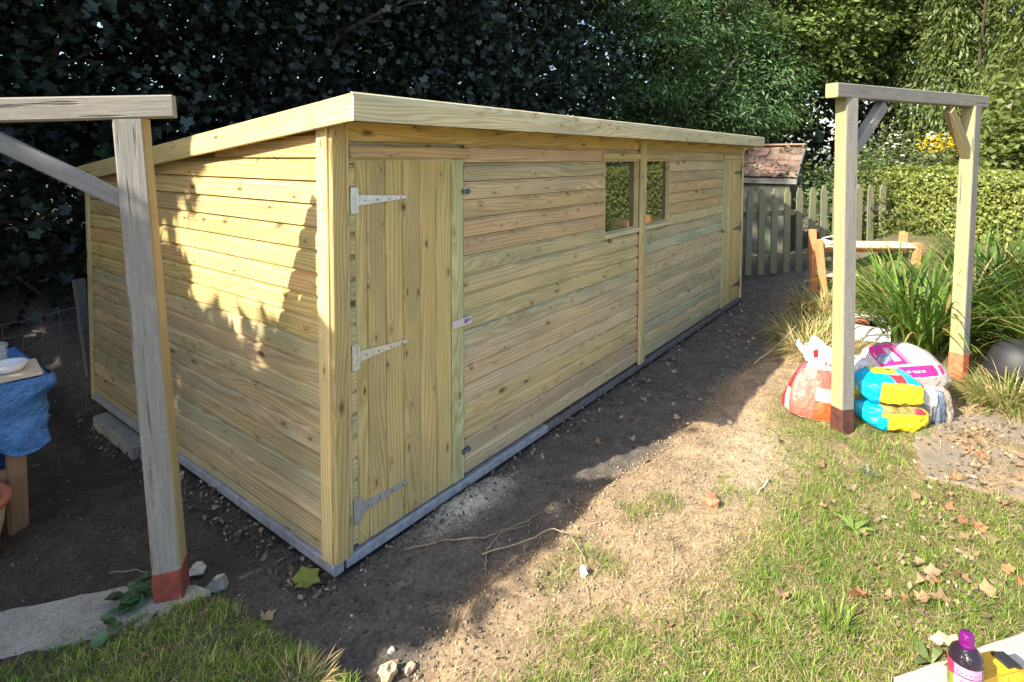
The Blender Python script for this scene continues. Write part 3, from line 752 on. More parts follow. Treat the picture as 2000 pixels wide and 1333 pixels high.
def build_hen_house():
    h = thing('hen_house', 'small old hen house with a mossy tiled roof behind the picket fence', 'hen house', (9.3, 1.0, .3)); o = Vector((9.3, 1.0, .3))
    rx, rz, ex, ez, y0, y1 = 9.32, 2.0, 8.66, 1.47, -.13, 1.9
    WALL = m_old_wood('old_board_wall', (.05, .055, .05), (.11, .115, .11))
    w = MB(); w.box((ex+.08, y0+.12, .2), (2*rx-ex-.08, y1-.1, ez+.01)); w.add([(ex+.08, y0+.12, ez+.01), (2*rx-ex-.08, y0+.12, ez+.01), (rx, y0+.12, rz-.03)], [(0, 1, 2)])
    for i in range(len(w.v)): w.v[i] = tuple(Vector(w.v[i])-o)
    w.obj('wall', WALL, h, color=(1, 1, 1))
    TILE = m_old_wood('mossy_roof_tile', (.34, .20, .14), (.60, .42, .32), (.045, .045, .03), 1.0)
    sl = Vector((rx-ex, 0, rz-ez)); ln = sl.length; sd = sl/ln; rows, cols = 6, 11
    tm = MB(); tm.box((0, 0, 0), (ln/rows+.03, (y1-y0)/cols-.004, .014)); me = tm.mesh('tile', TILE)
    for side in (1, -1):
        for r in range(rows):
            for c in range(cols):
                p = Vector((ex, y0+(y1-y0)*c/cols, ez))+sd*(ln*r/rows)
                m = frame(p-o+Vector((0, 0, .012+.012*random.random())), sd+Vector((0, random.uniform(-.03, .03), -.03)), (0, 0, 1))
                if side < 0:
                    p2 = Vector((2*rx-p.x, p.y+(y1-y0)/cols, p.z)); m = frame(p2-o+Vector((0, 0, .012)), Vector((-sd.x, 0, sd.z-.03)), (0, 0, 1))
                k = random.uniform(.4, .95)*(.5 if 1 <= r <= 4 else .8); place('tile', me, h, m, (k, k*random.uniform(.85, 1.05), k*.95))
    bar('ridge_board', Vector((rx-.02, y0-.02, rz+.03))-o, Vector((rx-.02, y1, rz+.03))-o, .16, .03, PLANKW, h, color=(.50, .36, .31))
    bar('eave_board', Vector((ex+.03, y0, ez-.05))-o, Vector((ex+.03, y1, ez-.05))-o, .03, .09, GREY, h, color=(.8, .85, .8))
    bar('verge_board', Vector((ex, y0-.005, ez-.02))-o, Vector((rx, y0-.005, rz-.02))-o, .02, .08, GREY, h, color=(.6, .65, .65))
build_hen_house()
def roof_debris():
    rng = np.random.default_rng(23); n = 900; u, v = rng.random(n), rng.random(n)
    k = fbm(u*3, v*2, 2.0, 8) > .42; u, v = u[k], v[k]; n = len(u)
    P = np.column_stack([8.66+.66*u*.95, -.10+1.95*v, 1.47+.53*u*.95+.035])
    c = np.array([(.05, .05, .025), (.10, .08, .05), (.16, .13, .08)])[rng.integers(0, 3, n)]*(1+.2*rng.normal(size=(n, 1)))
    V, F, T = scatter(P, np.array([-.6, 0, 1.])+rng.normal(size=(n, 3))*.5, rng.normal(size=(n, 3)), rng.uniform(.04, .10, n), T_DIAMOND, np.clip(c, .02, .4))
    tag(fast('leaf_litter', V, F, LITTER, T), 'moss and dead leaves lying on the hen house roof', 'leaf litter', kind='stuff')

def build_bench():
    A = Vector((6.10, -.90, .22)); d = Vector((.55, -.84, 0)).normalized(); n = Vector((.84, .55, 0))
    b = thing('wooden_bench', 'orange stained wooden bench frame with bare planks beside the tall grass', 'bench', A)
    def q(s, t, z): return d*s+n*t+Vector((0, 0, z))
    for s, t, lean, hgt in ((0, 0, -.05, .62), (.06, .34, -.02, .70), (1.06, 0, .03, .60), (1.10, .34, .03, .68)):
        bar('leg', q(s-lean, t, -.08), q(s+lean*.6, t, hgt), .062, .085, BENCHW, b, up=n, color=(1, 1, 1))
    for t, z, s0, s1 in ((.03, .55, .04, 1.06), (.16, .555, .02, 1.10), (.30, .55, .05, 1.08)):
        bar('top_plank', q(s0, t, z), q(s1, t, z), .115, .028, PLANKW, b, color=(1, .97, .9))
    for t in (.03, .17):
        bar('seat_plank', q(.03, t, .20), q(1.05, t, .20), .125, .03, PLANKW, b, color=(1, .95, .85))
    bar('stretcher', q(.02, .30, .46), q(1.08, .30, .46), .03, .05, BENCHW, b, color=(.9, .9, .9))
build_bench()
bw = MB()
for k in range(9):
    a = k*.7; bw.tube([(.16*math.cos(a+t*2.6)*(.6+.05*k), .10*math.sin(a+t*2.6), .012+.006*k+.02*math.sin(t*3+k)) for t in np.linspace(0, 1, 8)], .006, 5)
tag(bw.obj('rope_coil', m_simple('pale_rope', (.55, .55, .55), .8, .3, 60), None, True, Matrix.Translation((6.24, -.98, .79))), 'loose coil of pale rope on the orange bench', 'rope')

wp = thing('planter_box', 'low white planter box behind the left post of the pale arch', 'planter', (4.45, -1.52, .2))
b = MB(); b.box((-.2, -.2, -.1), (.25, -.17, .16)); b.box((-.2, .17, -.1), (.25, .2, .16)); b.box((-.2, -.169, -.1), (-.17, .169, .16)); b.box((.22, -.169, -.1), (.25, .169, .16)); b.obj('side_panel', WHITEP, wp)
b = MB(); b.box((-.169, -.169, -.1), (.219, .169, .12)); b.obj('soil', SOIL, wp)
b = MB(); b.extrude(bar_profile(.10, .065, .006), -.10, .10); tag(b.obj('red_brick', BRICKM, None, mw=Matrix.Translation((4.36, -1.45, .355)) @ Matrix.Rotation(-.7, 4, 'Z')), 'whole red brick lying on the white planter box', 'brick')

# ------------------------------------------------------------------ bags
from mathutils import noise as mnoise
def bag(name, label, cat, loc, rot, size, mats, region, p=3.2, n=18, crush=.05, seed=0):
    """a filled sack: rounded box of given size (x, y, z), faces coloured by region(u,v,w,axis)"""
    r = random.Random(seed); V = []; F = []; M = []; idx = {}
    ph = [r.uniform(0, 6) for _ in range(6)]
    def vert(c):
        key = tuple(round(x, 4) for x in c)
        if key in idx: return idx[key]
        x, y, z = c; rr = (abs(x)**p+abs(y)**p+abs(z)**p)**(1/p); u = Vector(c)/rr
        wv = 1+crush*(math.sin(u.x*7+ph[0]+u.z*3)*math.sin(u.y*6+ph[1])+.6*math.sin(u.x*17+ph[2]+u.y*5)*math.sin(u.z*9+ph[3]))
        fl = 1-.45*abs(u.x)**4*abs(u.z)
        q = Vector((u.x*size[0], u.y*size[1], u.z*size[2]))*13+Vector((seed*3.1, seed*1.7, 0)); rd = 1-2*abs(mnoise.noise(q)); rd2 = 1-2*abs(mnoise.noise(q*2.3+Vector((5, 2, 9))))
        wv += .055*rd*min(1, crush*14)+.030*rd2*min(1, crush*14); wv *= 1+.07*max(0, -u.z)
        V.append((u.x*size[0]/2*(1+.3*crush*math.sin(u.y*9+ph[4])), u.y*size[1]/2*wv, u.z*size[2]/2*wv*fl)); idx[key] = len(V)-1; return idx[key]
    for ax in range(3):
        for sg in (-1, 1):
            for i in range(n):
                for j in range(n):
                    cs = []
                    for di, dj in ((0, 0), (1, 0), (1, 1), (0, 1)):
                        c = [0, 0, 0]; c[ax] = sg; c[(ax+1) % 3] = -1+2*(i+di)/n; c[(ax+2) % 3] = -1+2*(j+dj)/n; cs.append(tuple(c))
                    f = [vert(c) for c in cs]
                    if sg < 0: f = f[::-1]
                    F.append(f); mid = [sum(c[k] for c in cs)/4 for k in range(3)]; M.append(region(mid, ax, sg))
    b = MB(); b.v = V; b.f = F; b.m = M
    o = b.obj(name, mats, None, True); o.location = loc; o.rotation_euler = rot
    tag(o, label, cat); return o
CYAN = m_plastic('cyan_print', (.0, .38, .62)); YEL = m_plastic('yellow_print', (.78, .62, .02)); BLK = m_plastic('dark_print', (.03, .03, .02)); OLV = m_plastic('olive_plastic', (.22, .18, .05))
MAG = m_plastic('magenta_print', (.55, .015, .16)); WHT = m_plastic('white_plastic', (.60, .57, .55)); RED = m_plastic('red_print', (.45, .03, .04)); CRM = m_plastic('cream_plastic', (.48, .43, .35)); GRYB = m_plastic('grey_blue_plastic', (.17, .21, .30))
SALM = m_plastic('salmon_print', (.58, .12, .085)); ORG = m_plastic('orange_red_print', (.62, .10, .03)); BLUE = m_plastic('blue_print_bag', (.02, .07, .35))
def reg_yel(m, ax, sg):
    x, y, z = m
    if x < -.62: return 0
    if ax == 1 and sg < 0:
        if z < -.62: return 2 if (x < .1) else 3
        if abs(z-.1) < .10 and (int((x+1)*14) % 3 == 0) and -.1 < x < .35: return 4
        return 1
    if ax == 2 and sg > 0:
        if x > .45 and y > -.2: return 0
        if -.50 < x < .30 and y > -.05:
            if abs(y-.35) < .12 and .0 < x < .2: return 2
            if (int((x+1)*16) % 3 == 0) and abs(y-.15) < .08: return 4
            return 1
        if -.1 < x < .35 and y < -.15: return 5
        return 0
    if ax == 0: return 6
    return 1
BAGM = [CYAN, YEL, BLK, OLV, m_plastic('ochre_print', (.45, .30, .02)), RED, OLV]
bag('compost_bag', 'cyan and yellow bag lying on top of its twin beside the arch post', 'bag', (2.80, -1.80, .372), (.10, .02, -1.02), (.37, .25, .165), BAGM, reg_yel, 3.6, 24, .05, 3)
def reg_low(m, ax, sg):
    x, y, z = m
    if x < -.66: return 0
    if ax == 1 and sg < 0:
        if z > .45: return 3 if x < .45 else 5
        if x < -.45 and z < .2: return 0
        return 1
    return 1 if ax != 2 else 3
bag('compost_bag', 'flattened cyan and yellow bag under its twin on the grass', 'bag', (2.80, -1.81, .215), (.0, .0, -.98), (.38, .27, .16), BAGM, reg_low, 3.4, 22, .07, 8)
def reg_mag(m, ax, sg):
    x, y, z = m
    if ax == 2 and sg > 0:
        if y < -.28 and y > -.86:
            if x < -.48: return 1 if not (abs(y+.55) < .10 and -.82 < x < -.62) else 4
            if .58 < x < .74: return 1 if not (abs(y+.55) < .12 and .62 < x < .70) else 4
            if abs(y+.55) < .07 and -.40 < x < .18 and int((x+1)*30) % 4 != 0: return 1
            return 0
        if x < .06 and y > -.20:
            if -.10 < x: return 2 if y < .75 else 0
            if -.42 < x < -.18 and -.05 < y < .75: return 1 if (int((y+1)*26) % 4 != 0) else 0
            if -.86 < x < -.80 and -.05 < y < .5: return 1
            return 0
        return 1 if y > -.9 else 3
    if ax == 1 and sg < 0: return 3
    if ax == 0 and sg < 0: return 1
    return 3
PINKW = m_plastic('pinkish_plastic', (.50, .42, .39)); 
bag('compost_bag', 'white and magenta bag lying across the top of the bag pile', 'bag', (3.11, -1.87, .42), (.42, -.05, -.86), (.48, .40, .125), [MAG, PINKW, m_plastic('pink_print', (.72, .16, .22)), m_plastic('taupe_plastic', (.24, .21, .18)), GRYB], reg_mag, 3.0, 40, .04, 5)
bag('sack', 'crumpled grey and white sack standing under the magenta bag', 'bag', (2.95, -1.99, .25), (.1, .15, -.3), (.11, .11, .23), [WHT, m_plastic('grey_plastic', (.20, .20, .21))], lambda m, ax, sg: 0 if m[2] > .1 or m[0] > .5 else 1, 2.6, 12, .12, 4)
bag('sack', 'beige paper sack standing against the red foot under the magenta bag', 'bag', (3.03, -2.06, .245), (.0, -.2, -.7), (.13, .11, .24), [CRM, GRYB, m_plastic('beige_paper', (.34, .27, .21))], lambda m, ax, sg: 1 if m[0] < -.55 else (2 if m[2] > -.1 else 0), 3.0, 12, .10, 6)
bag('sack', 'dark slate plastic sack squeezed between the two upright sacks', 'bag', (3.0, -2.03, .24), (.0, .1, -.3), (.12, .12, .24), [m_plastic('slate_plastic', (.10, .13, .18))], lambda m, ax, sg: 0, 2.6, 10, .12, 7)
def reg_pouch(m, ax, sg):
    if ax == 1 and sg < 0:
        d = math.hypot(m[0]-.05, m[2]-.15)
        if .16 < d < .36: return 1
    return 0
bag('pouch', 'grey blue pouch with a dark blue ring printed on it', 'bag', (3.04, -1.76, .42), (.15, .05, -.5), (.125, .08, .15), [GRYB, BLUE], reg_pouch, 3.2, 22, .06, 2)
bag('sack', 'crumpled white plastic sack behind the pale arch post', 'bag', (2.96, -1.60, .39), (.1, .1, -.4), (.24, .2, .16), [WHT], lambda m, ax, sg: 0, 2.6, 14, .14, 9)
bag('sack', 'olive plastic sack with a yellow corner behind the cyan bags', 'bag', (2.93, -1.60, .25), (0, 0, -.3), (.36, .28, .2), [OLV, YEL], lambda m, ax, sg: 1 if (m[0] < -.3 and m[2] > .5) else 0, 2.8, 14, .10, 12)

def build_red_bag():
    prof = [(.00, 0), (.145, 0), (.165, .03), (.170, .09), (.158, .17), (.138, .25), (.112, .32), (.082, .37), (.066, .395)]
    frill = [(.066, .395), (.076, .42), (.100, .45), (.125, .485), (.130, .52)]
    n = 60; b = MB(); fr = MB(); CL = m_clear('clear_wrap', (.85, .80, .80), .35, .25)
    def rad(r, k, z):
        a = 2*math.pi*k/n; return r*(1+.05*math.sin(a*5+z*9)+(.03+.14*max(0, z-.25))*math.sin(a*11+z*25))
    def mat_of(i, k):
        a = (2*math.pi*(k+.5)/n) % (2*math.pi); z = (prof[i][1]+prof[i+1][1])/2
        a = a-math.pi*1.5                                   # 0 = front of the bag
        if a < -math.pi: a += 2*math.pi
        if z < .015: return 3
        if -1.02 < a < .98:
            if a > .60 and z < .15: return 4
            if a > -.15 and z < .14: return 5
            if -.10 < a < .55 and .155 < z < .235: return 3
            if z > .355: return 3
            return 0
        if -1.6 < a < -1.02: return 7 if (z < .17 and z > .06) else (6 if z < .06 else 1)
        if .98 < a < 1.3: return 6
        return 1
    zs = np.linspace(0, 1, 22)
    P = [(np.interp(t, np.linspace(0, 1, len(prof)), [p[0] for p in prof]), np.interp(t, np.linspace(0, 1, len(prof)), [p[1] for p in prof])) for t in zs]
    prof = P
    for r, z in prof:
        for k in range(n):
            a = 2*math.pi*k/n; q = rad(r, k, z); b.v.append((q*math.cos(a)*1.12, q*math.sin(a)*.66+.20*max(0, z-.1)*.5, z))
    for i in range(len(prof)-1):
        for k in range(n):
            b.f.append([i*n+k, i*n+(k+1) % n, (i+1)*n+(k+1) % n, (i+1)*n+k]); b.m.append(mat_of(i, k))
    loc = (2.69, -1.405, float(H(2.69, -1.405))-.005)
    root = thing('plastic_bag', 'red and clear gathered plastic bag leaning against the left post of the pale arch', 'bag', loc, (.0, .10, -1.25)); root.scale = (.98, .95, .88)
    b.obj('bag_body', [SALM, RED, SALM, m_plastic('faded_print', (.60, .34, .33)), YEL, ORG, CRM, WHT], root, True)
    for r, z in frill:
        for k in range(n):
            a = 2*math.pi*k/n; q = rad(r, k, z)*(1+.10*math.sin(a*7+z*40)); fr.v.append((q*math.cos(a)*1.1, q*math.sin(a)*.7+.20*max(0, z-.1)*.5, z+.03*math.sin(a*4+1)*(z-.39)*8))
    for i in range(len(frill)-1):
        for k in range(n): fr.f.append([i*n+k, i*n+(k+1) % n, (i+1)*n+(k+1) % n, (i+1)*n+k]); fr.m.append(1 if (i > 1 and k % 19 in (3, 4)) else 0)
    fr.obj('gathered_top', [CL, RED], root, True)
    # printed characters on the yellow corner
    tx = MB()
    for j, (u, v) in enumerate(((.115, .118), (.121, .095), (.127, .072), (.131, .05))):
        x, y = u, -.088+.002*j
        tx.box((x-.011, y-.006, v-.008), (x-.008, y-.004, v+.008)); tx.box((x+.004, y-.004, v-.008), (x+.007, y-.002, v+.008))
        tx.box((x-.0078, y-.005, v+(-.003 if j % 2 else .005)), (x+.0038, y-.003, v+(.0 if j % 2 else .008)))
    tx.obj('printed_letters', m_plastic('brown_print', (.25, .10, .02)), root)
build_red_bag()

tb = MB(); tb.lathe([(0, 0), (.15, 0), (.172, .06), (.180, .18), (.168, .27), (.130, .33), (.07, .365), (.0, .372)], 26)
tag(tb.obj('plastic_tub', m_simple('charcoal_plastic', (.018, .018, .022), .6, .15, 8, 0, .1), None, True, Matrix.Translation((3.98, -2.45, .13)) @ Matrix.Rotation(.25, 4, 'X')), 'upturned charcoal plastic tub right of the orange foot of the arch', 'tub')

# ------------------------------------------------------------------ bottle and tool on the slab
def build_bottle():
    z0 = .1685; r = thing('bottle', 'dark squash bottle with a purple cap and a pink label on the pale slab', 'bottle', (.640, -2.150, z0)); r.scale = (.89, .89, .89)
    BODY = m_plastic('dark_cordial', (.018, .012, .022), .12, .1); CAP = m_plastic('purple_cap', (.13, .005, .125), .28, .08)
    b = MB(); b.lathe([(0, .002), (.036, .0), (.042, .006), (.043, .05), (.0455, .075), (.0465, .10), (.0465, .185), (.0455, .198), (.040, .212), (.028, .224), (.018, .230), (.015, .234), (.015, .244)], 36); b.obj('bottle_body', BODY, r, True)
    c = MB()
    c.lathe([(.0165, .226), (.0215, .228), (.0215, .240), (.0200, .242), (.0212, .245), (.0208, .258), (.0190, .262), (.0185, .270), (.0160, .273), (0, .273)], 28); c.obj('cap', CAP, r, True)
    LB = [m_plastic('mauve_label', (.50, .22, .40), .35), m_plastic('lilac_label', (.62, .36, .72), .35), m_plastic('red_label', (.70, .03, .09), .35), m_plastic('label_white', (.75, .70, .72), .35), m_plastic('label_green', (.20, .24, .03), .35), m_plastic('label_dark', (.10, .04, .10), .35), m_plastic('label_violet', (.30, .12, .50), .35)]
    n = 72; zs = np.linspace(.092, .182, 25); R = .0472; l = MB()
    for z in zs:
        for k in range(n+1): a = 2*math.pi*k/n; l.v.append((R*math.cos(a), R*math.sin(a), z))
    for i in range(24):
        for k in range(n):
            a = math.degrees(2*math.pi*(k+.5)/n)-180; u = i/24           # 0 faces the camera
            if a < -180: a += 360
            m = 5
            if -95 < a < -38: m = 2 if u > .45+.004*(a+60) else 4
            elif -38 <= a < 62:
                if u < .55:
                    m = 1
                    if (-20 < a < -2 and .20 < u < .46 and i % 3) or (12 < a < 30 and .16 < u < .40 and (i+k) % 3): m = 6
                    if 38 < a < 60: m = 3
                else:
                    m = 0 if not (.60 < u < .66) else 5
                    if .72 < u < .78 and k % 3 == 0: m = 5
            l.f.append([i*(n+1)+k, i*(n+1)+k+1, (i+1)*(n+1)+k+1, (i+1)*(n+1)+k]); l.m.append(m)
    l.obj('label_sleeve', LB, r, True)
build_bottle()

def build_tool():
    t = thing('power_tool', 'yellow and black hand tool lying behind the purple capped bottle', 'tool', (.815, -2.235, .1685), (0, 0, -.75)); t.scale = (1.25, 1.25, 1.25)
    Y = m_plastic('tool_yellow', (.62, .34, .015), .4, .1); K = m_plastic('tool_black', (.022, .022, .024), .5, .1); G = m_plastic('tool_rubber', (.10, .11, .12), .65, .1)
    pr = [(-.11, .012), (-.06, .004), (.05, .004), (.062, .022), (.055, .048), (.02, .062), (-.05, .058), (-.10, .045)]
    b = MB(); n = len(pr)
    for s, k in ((-.026, .86), (-.030, .97), (.030, .97), (.026, .86)): b.v += [((x-.0)*1, s, .033+(z-.033)*k) for x, z in pr]
    for j in range(3):
        for i in range(n): b.f.append([j*n+i, j*n+(i+1) % n, (j+1)*n+(i+1) % n, (j+1)*n+i]); b.m.append(0)
    b.f += [list(range(n))[::-1], list(range(3*n, 4*n))]; b.m += [0, 0]
    b.obj('casing', Y, t)
    for nm, lo, hi, mt in (('window_panel', (-.005, -.022, .0590), (.032, .022, .0665), K), ('slot', (-.075, -.012, .0545), (-.055, .010, .0600), K)):
        c = MB(); c.box(lo, hi); c.obj(nm, mt, t, mw=Matrix.Rotation(.12, 4, 'Y') if nm == 'window_panel' else Matrix.Identity(4))
    g = MB(); g.extrude([(-.028, .004), (.028, .004), (.034, .022), (.028, .045), (-.028, .045), (-.034, .022)], .045, .085); g.obj('rubber_bumper', G, t)
    h = MB(); h.tube([(-.10, 0, .028), (-.114, .0, .026)], [.018, .014], 10); h.obj('nose', K, t)
build_tool()

# ------------------------------------------------------------------ leaves and plants
T_DIAMOND = (np.array([(0, 0, 0), (.30, .48, .07), (0, 1, 0), (-.30, .48, .07)], float), np.array([(0, 1, 2), (0, 2, 3)]))
def lobed(n=11):
    ang = np.radians([-90, -58, -30, 2, 28, 58, 90, 122, 152, 178, 210, 238]); rad = np.array([.10, .42, .36, .58, .36, .62, 0.72, .62, .36, .58, .36, .42])
    rad[6] = .74; rad[5] = .40; rad[7] = .40; rad[4] = .66; rad[8] = .66; rad[3] = .44; rad[9] = .44; rad[2] = .54; rad[10] = .54; rad[1] = .36; rad[11] = .36; rad[5] = .50; rad[7] = .50
    x, y = rad*np.cos(ang), rad*np.sin(ang)+.30; z = .16*np.abs(x)-.10*(y-.3)**2
    V = np.vstack([[(0, .28, 0)], np.stack([x, y, z], -1)]); F = np.array([(0, i, i % 12+1) for i in range(1, 13)])
    return V, F
T_LOBED = lobed()

T_LANCE = (np.array([(0, 0, 0), (.13, .4, .03), (.07, .75, .0), (0, 1, -.08), (-.07, .75, 0), (-.13, .4, .03)], float), np.array([(0, 1, 5), (1, 2, 5), (2, 4, 5), (2, 3, 4)]))

def unit(v): return v/np.maximum(1e-9, np.linalg.norm(v, axis=-1, keepdims=True))
def scatter(P, N, U, S, tpl, tint):
    """put the template leaf at each P: normal N, pointing along U, size S"""
    N = unit(N); U = unit(U-N*(U*N).sum(-1, keepdims=True)); X = np.cross(U, N); T, F = tpl
    V = P[:, None, :]+S[:, None, None]*(T[None, :, 0:1]*X[:, None]+T[None, :, 1:2]*U[:, None]+T[None, :, 2:3]*N[:, None])
    n, k = len(P), len(T)
    FF = (F[None]+(np.arange(n)*k)[:, None, None]).reshape(-1, 3)
    return V.reshape(-1, 3), FF, np.repeat(tint, k, axis=0)

def leaf_cloud(blobs, n, size, cl_r, per, rng, shell=.55, up=.5, droop=0.0, out=.6, flat=1.0):
    """leaf positions gathered in clumps through ellipsoid blobs; returns P,N,U,S,clump id"""
    w = np.array([(b[3]*b[4]*b[5])**(2/3) for b in blobs]); w /= w.sum()
    nc = max(1, n//per); bi = rng.choice(len(blobs), nc, p=w); B = np.array(blobs)[bi]
    d = unit(rng.normal(size=(nc, 3))); r = (shell**3+(1-shell**3)*rng.random(nc))**(1/3); r *= 1+.12*rng.normal(size=nc)
    C = B[:, :3]+d*r[:, None]*B[:, 3:]
    ci = np.repeat(np.arange(nc), per); m = len(ci)
    g = rng.normal(size=(m, 3))*cl_r*np.array([1, 1, flat]); P = C[ci]+g
    N = d[ci]*out+np.array([0, 0, up])+rng.normal(size=(m, 3))*.55
    U = unit(g)*.5+d[ci]*.4+rng.normal(size=(m, 3))*.4+np.array([0, 0, -droop])
    S = size*(.55+.95*rng.random(m)**1.3)
    return P, N, U, S, ci

def leaf_tint(base, m, ci, rng, var=.25, cvar=.2, yellow=0):
    b = np.array(base); c = b[None]*(1+cvar*rng.normal(size=ci.max()+1))[ci][:, None]*(1+var*rng.normal(size=m))[:, None]
    y = (rng.random(m)*yellow)[:, None]; c = c*(1-y)+np.array([b[1]*1.15, b[1]*1.1, b[2]*.7])*y
    return np.clip(c, .008, .8)

def trunk_of(par, base, blobs, r0, rng, limbs=6, top=.6, mat=BARK, name='trunk'):
    b = MB(); base = Vector(base); o = Vector(par.location)
    cz = max(q[2] for q in blobs); cx = sum(q[0] for q in blobs)/len(blobs); cy = sum(q[1] for q in blobs)/len(blobs)
    tip = Vector((cx, cy, base.z+(cz-base.z)*top)); k = 7
    pts = [base.lerp(tip, i/k)+Vector((math.sin(i*1.7)*r0*.5, math.cos(i*1.3)*r0*.5, 0)) for i in range(k+1)]
    b.tube([p-o for p in pts], [r0*(1.25 if i == 0 else 1-.75*i/k) for i in range(k+1)], 9)
    b.obj(name, mat, par, True)
    lb = MB()
    for j in range(limbs):
        q = blobs[j % len(blobs)]; s = pts[2+j % (k-2)]
        e = Vector((q[0]+rng.normal()*q[3]*.5, q[1]+rng.normal()*q[4]*.5, q[2]+rng.normal()*q[5]*.4))
        mid = s.lerp(e, .5)+Vector((rng.normal()*.12, rng.normal()*.12, .15)); rr = r0*.36
        lb.tube([s-o, s.lerp(mid, .5)-o, mid-o, mid.lerp(e, .6)-o, e-o], [rr, rr*.8, rr*.6, rr*.4, rr*.15], 6)
        for _ in range(3):
            t = rng.uniform(.3, 1); a = mid.lerp(e, t); z = a+Vector(tuple(rng.normal(size=3)*.45)); lb.tube([a-o, a.lerp(z, .5)+Vector((0, 0, .05))-o, z-o], [rr*.22, rr*.15, rr*.05], 4)
    if limbs: lb.obj('branch', mat, par, True)

def plant(name, label, cat, base, blobs, n, size, tpl, base_col, mat=LEAF, group=None, cl_r=.25, per=14, trunk=.1, limbs=6, keep=None, seed=1,
          shell=.55, up=.5, droop=0, out=.6, var=.25, cvar=.22, yellow=.2, part='crown', big=0, flat=1.0):
    rng = np.random.default_rng(seed); t = thing(name, label, cat, base, group=group); o = np.array(base)
    P, N, U, S, ci = leaf_cloud(blobs, n, size, cl_r, per, rng, shell, up, droop, out, flat)
    tint = leaf_tint(base_col, len(P), ci, rng, var, cvar, yellow)
    if keep is not None:
        k = keep(P); P, N, U, S, tint = P[k], N[k], U[k], S[k], tint[k]
    if big:                                   # the leaves nearest the viewer become single objects
        cam = np.array(scn.camera.matrix_world.translation); d = np.linalg.norm(P-cam, axis=1); f = np.array(scn.camera.matrix_world.to_3x3() @ Vector((0, 0, -1)))
        rr = np.array(scn.camera.matrix_world.to_3x3() @ Vector((1, 0, 0))); v = P-cam; dep = v @ f; lat = (v @ rr)/dep
        hgt = v[:, 2]/dep
        ok = (dep > 0) & (lat > -.88) & (lat < .9) & (hgt < .33) & (hgt > -.35)
        idx = np.where(ok)[0]; idx = idx[np.argsort(d[idx])[:big]]
        me = bpy.data.meshes.new('leaf'); me.from_pydata([tuple(x) for x in tpl[0]], [], [tuple(int(i) for i in f) for f in tpl[1]]); me.materials.append(LEAFO); me.update()
        Nn = unit(N); Un = unit(U-Nn*(U*Nn).sum(-1, keepdims=True)); X = np.cross(Un, Nn)
        for i in idx:
            m = Matrix((tuple(X[i]*S[i]), tuple(Un[i]*S[i]), tuple(Nn[i]*S[i]))).transposed().to_4x4(); m.translation = Vector(tuple(P[i]-o))
            place('leaf', me, t, m, tuple(float(x) for x in tint[i]))
        k = np.ones(len(P), bool); k[idx] = False; P, N, U, S, tint = P[k], N[k], U[k], S[k], tint[k]
    V, F, TT = scatter(P-o, N, U, S, tpl, tint)
    c = fast(part, V, F, mat, TT, t)
    if big: tag(c, kind='stuff')
    if trunk: trunk_of(t, base, blobs, trunk, rng, limbs)
    return t

# --- sycamores behind the shed: a wall of large lobed leaves
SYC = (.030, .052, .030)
def bl(cx, cy, cz, rx, ry, rz): return (cx, cy, cz, rx, ry, rz)
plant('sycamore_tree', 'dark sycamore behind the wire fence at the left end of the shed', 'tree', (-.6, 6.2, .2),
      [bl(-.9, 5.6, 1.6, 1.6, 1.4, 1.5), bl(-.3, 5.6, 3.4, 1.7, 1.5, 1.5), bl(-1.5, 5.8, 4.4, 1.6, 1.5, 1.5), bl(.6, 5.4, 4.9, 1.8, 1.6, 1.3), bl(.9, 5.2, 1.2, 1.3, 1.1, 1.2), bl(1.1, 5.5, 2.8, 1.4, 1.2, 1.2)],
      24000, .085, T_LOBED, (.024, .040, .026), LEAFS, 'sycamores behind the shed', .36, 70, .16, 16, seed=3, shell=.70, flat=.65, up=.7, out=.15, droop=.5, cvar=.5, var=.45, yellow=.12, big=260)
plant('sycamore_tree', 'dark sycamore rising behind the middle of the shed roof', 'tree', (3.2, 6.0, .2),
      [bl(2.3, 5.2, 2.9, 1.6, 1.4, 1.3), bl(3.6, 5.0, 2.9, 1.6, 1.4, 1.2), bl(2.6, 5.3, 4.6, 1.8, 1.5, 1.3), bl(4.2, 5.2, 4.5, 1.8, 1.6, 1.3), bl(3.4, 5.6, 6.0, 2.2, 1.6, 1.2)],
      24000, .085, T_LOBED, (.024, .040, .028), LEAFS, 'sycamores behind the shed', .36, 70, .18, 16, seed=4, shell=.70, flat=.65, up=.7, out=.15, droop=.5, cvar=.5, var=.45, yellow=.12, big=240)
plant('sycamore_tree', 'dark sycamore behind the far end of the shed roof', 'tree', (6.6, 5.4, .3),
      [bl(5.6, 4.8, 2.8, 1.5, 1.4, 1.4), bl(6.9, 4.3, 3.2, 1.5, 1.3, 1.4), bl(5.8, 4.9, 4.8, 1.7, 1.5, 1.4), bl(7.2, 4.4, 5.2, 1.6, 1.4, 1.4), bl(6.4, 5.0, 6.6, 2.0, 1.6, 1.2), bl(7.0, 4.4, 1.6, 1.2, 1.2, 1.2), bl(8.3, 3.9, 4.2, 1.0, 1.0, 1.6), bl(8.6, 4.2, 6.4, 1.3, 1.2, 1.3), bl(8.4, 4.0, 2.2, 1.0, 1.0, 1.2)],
      26000, .085, T_LOBED, (.024, .042, .032), LEAFS, 'sycamores behind the shed', .36, 70, .16, 16, seed=5, shell=.70, flat=.65, up=.7, out=.15, droop=.5, cvar=.5, var=.45, yellow=.12, big=120)

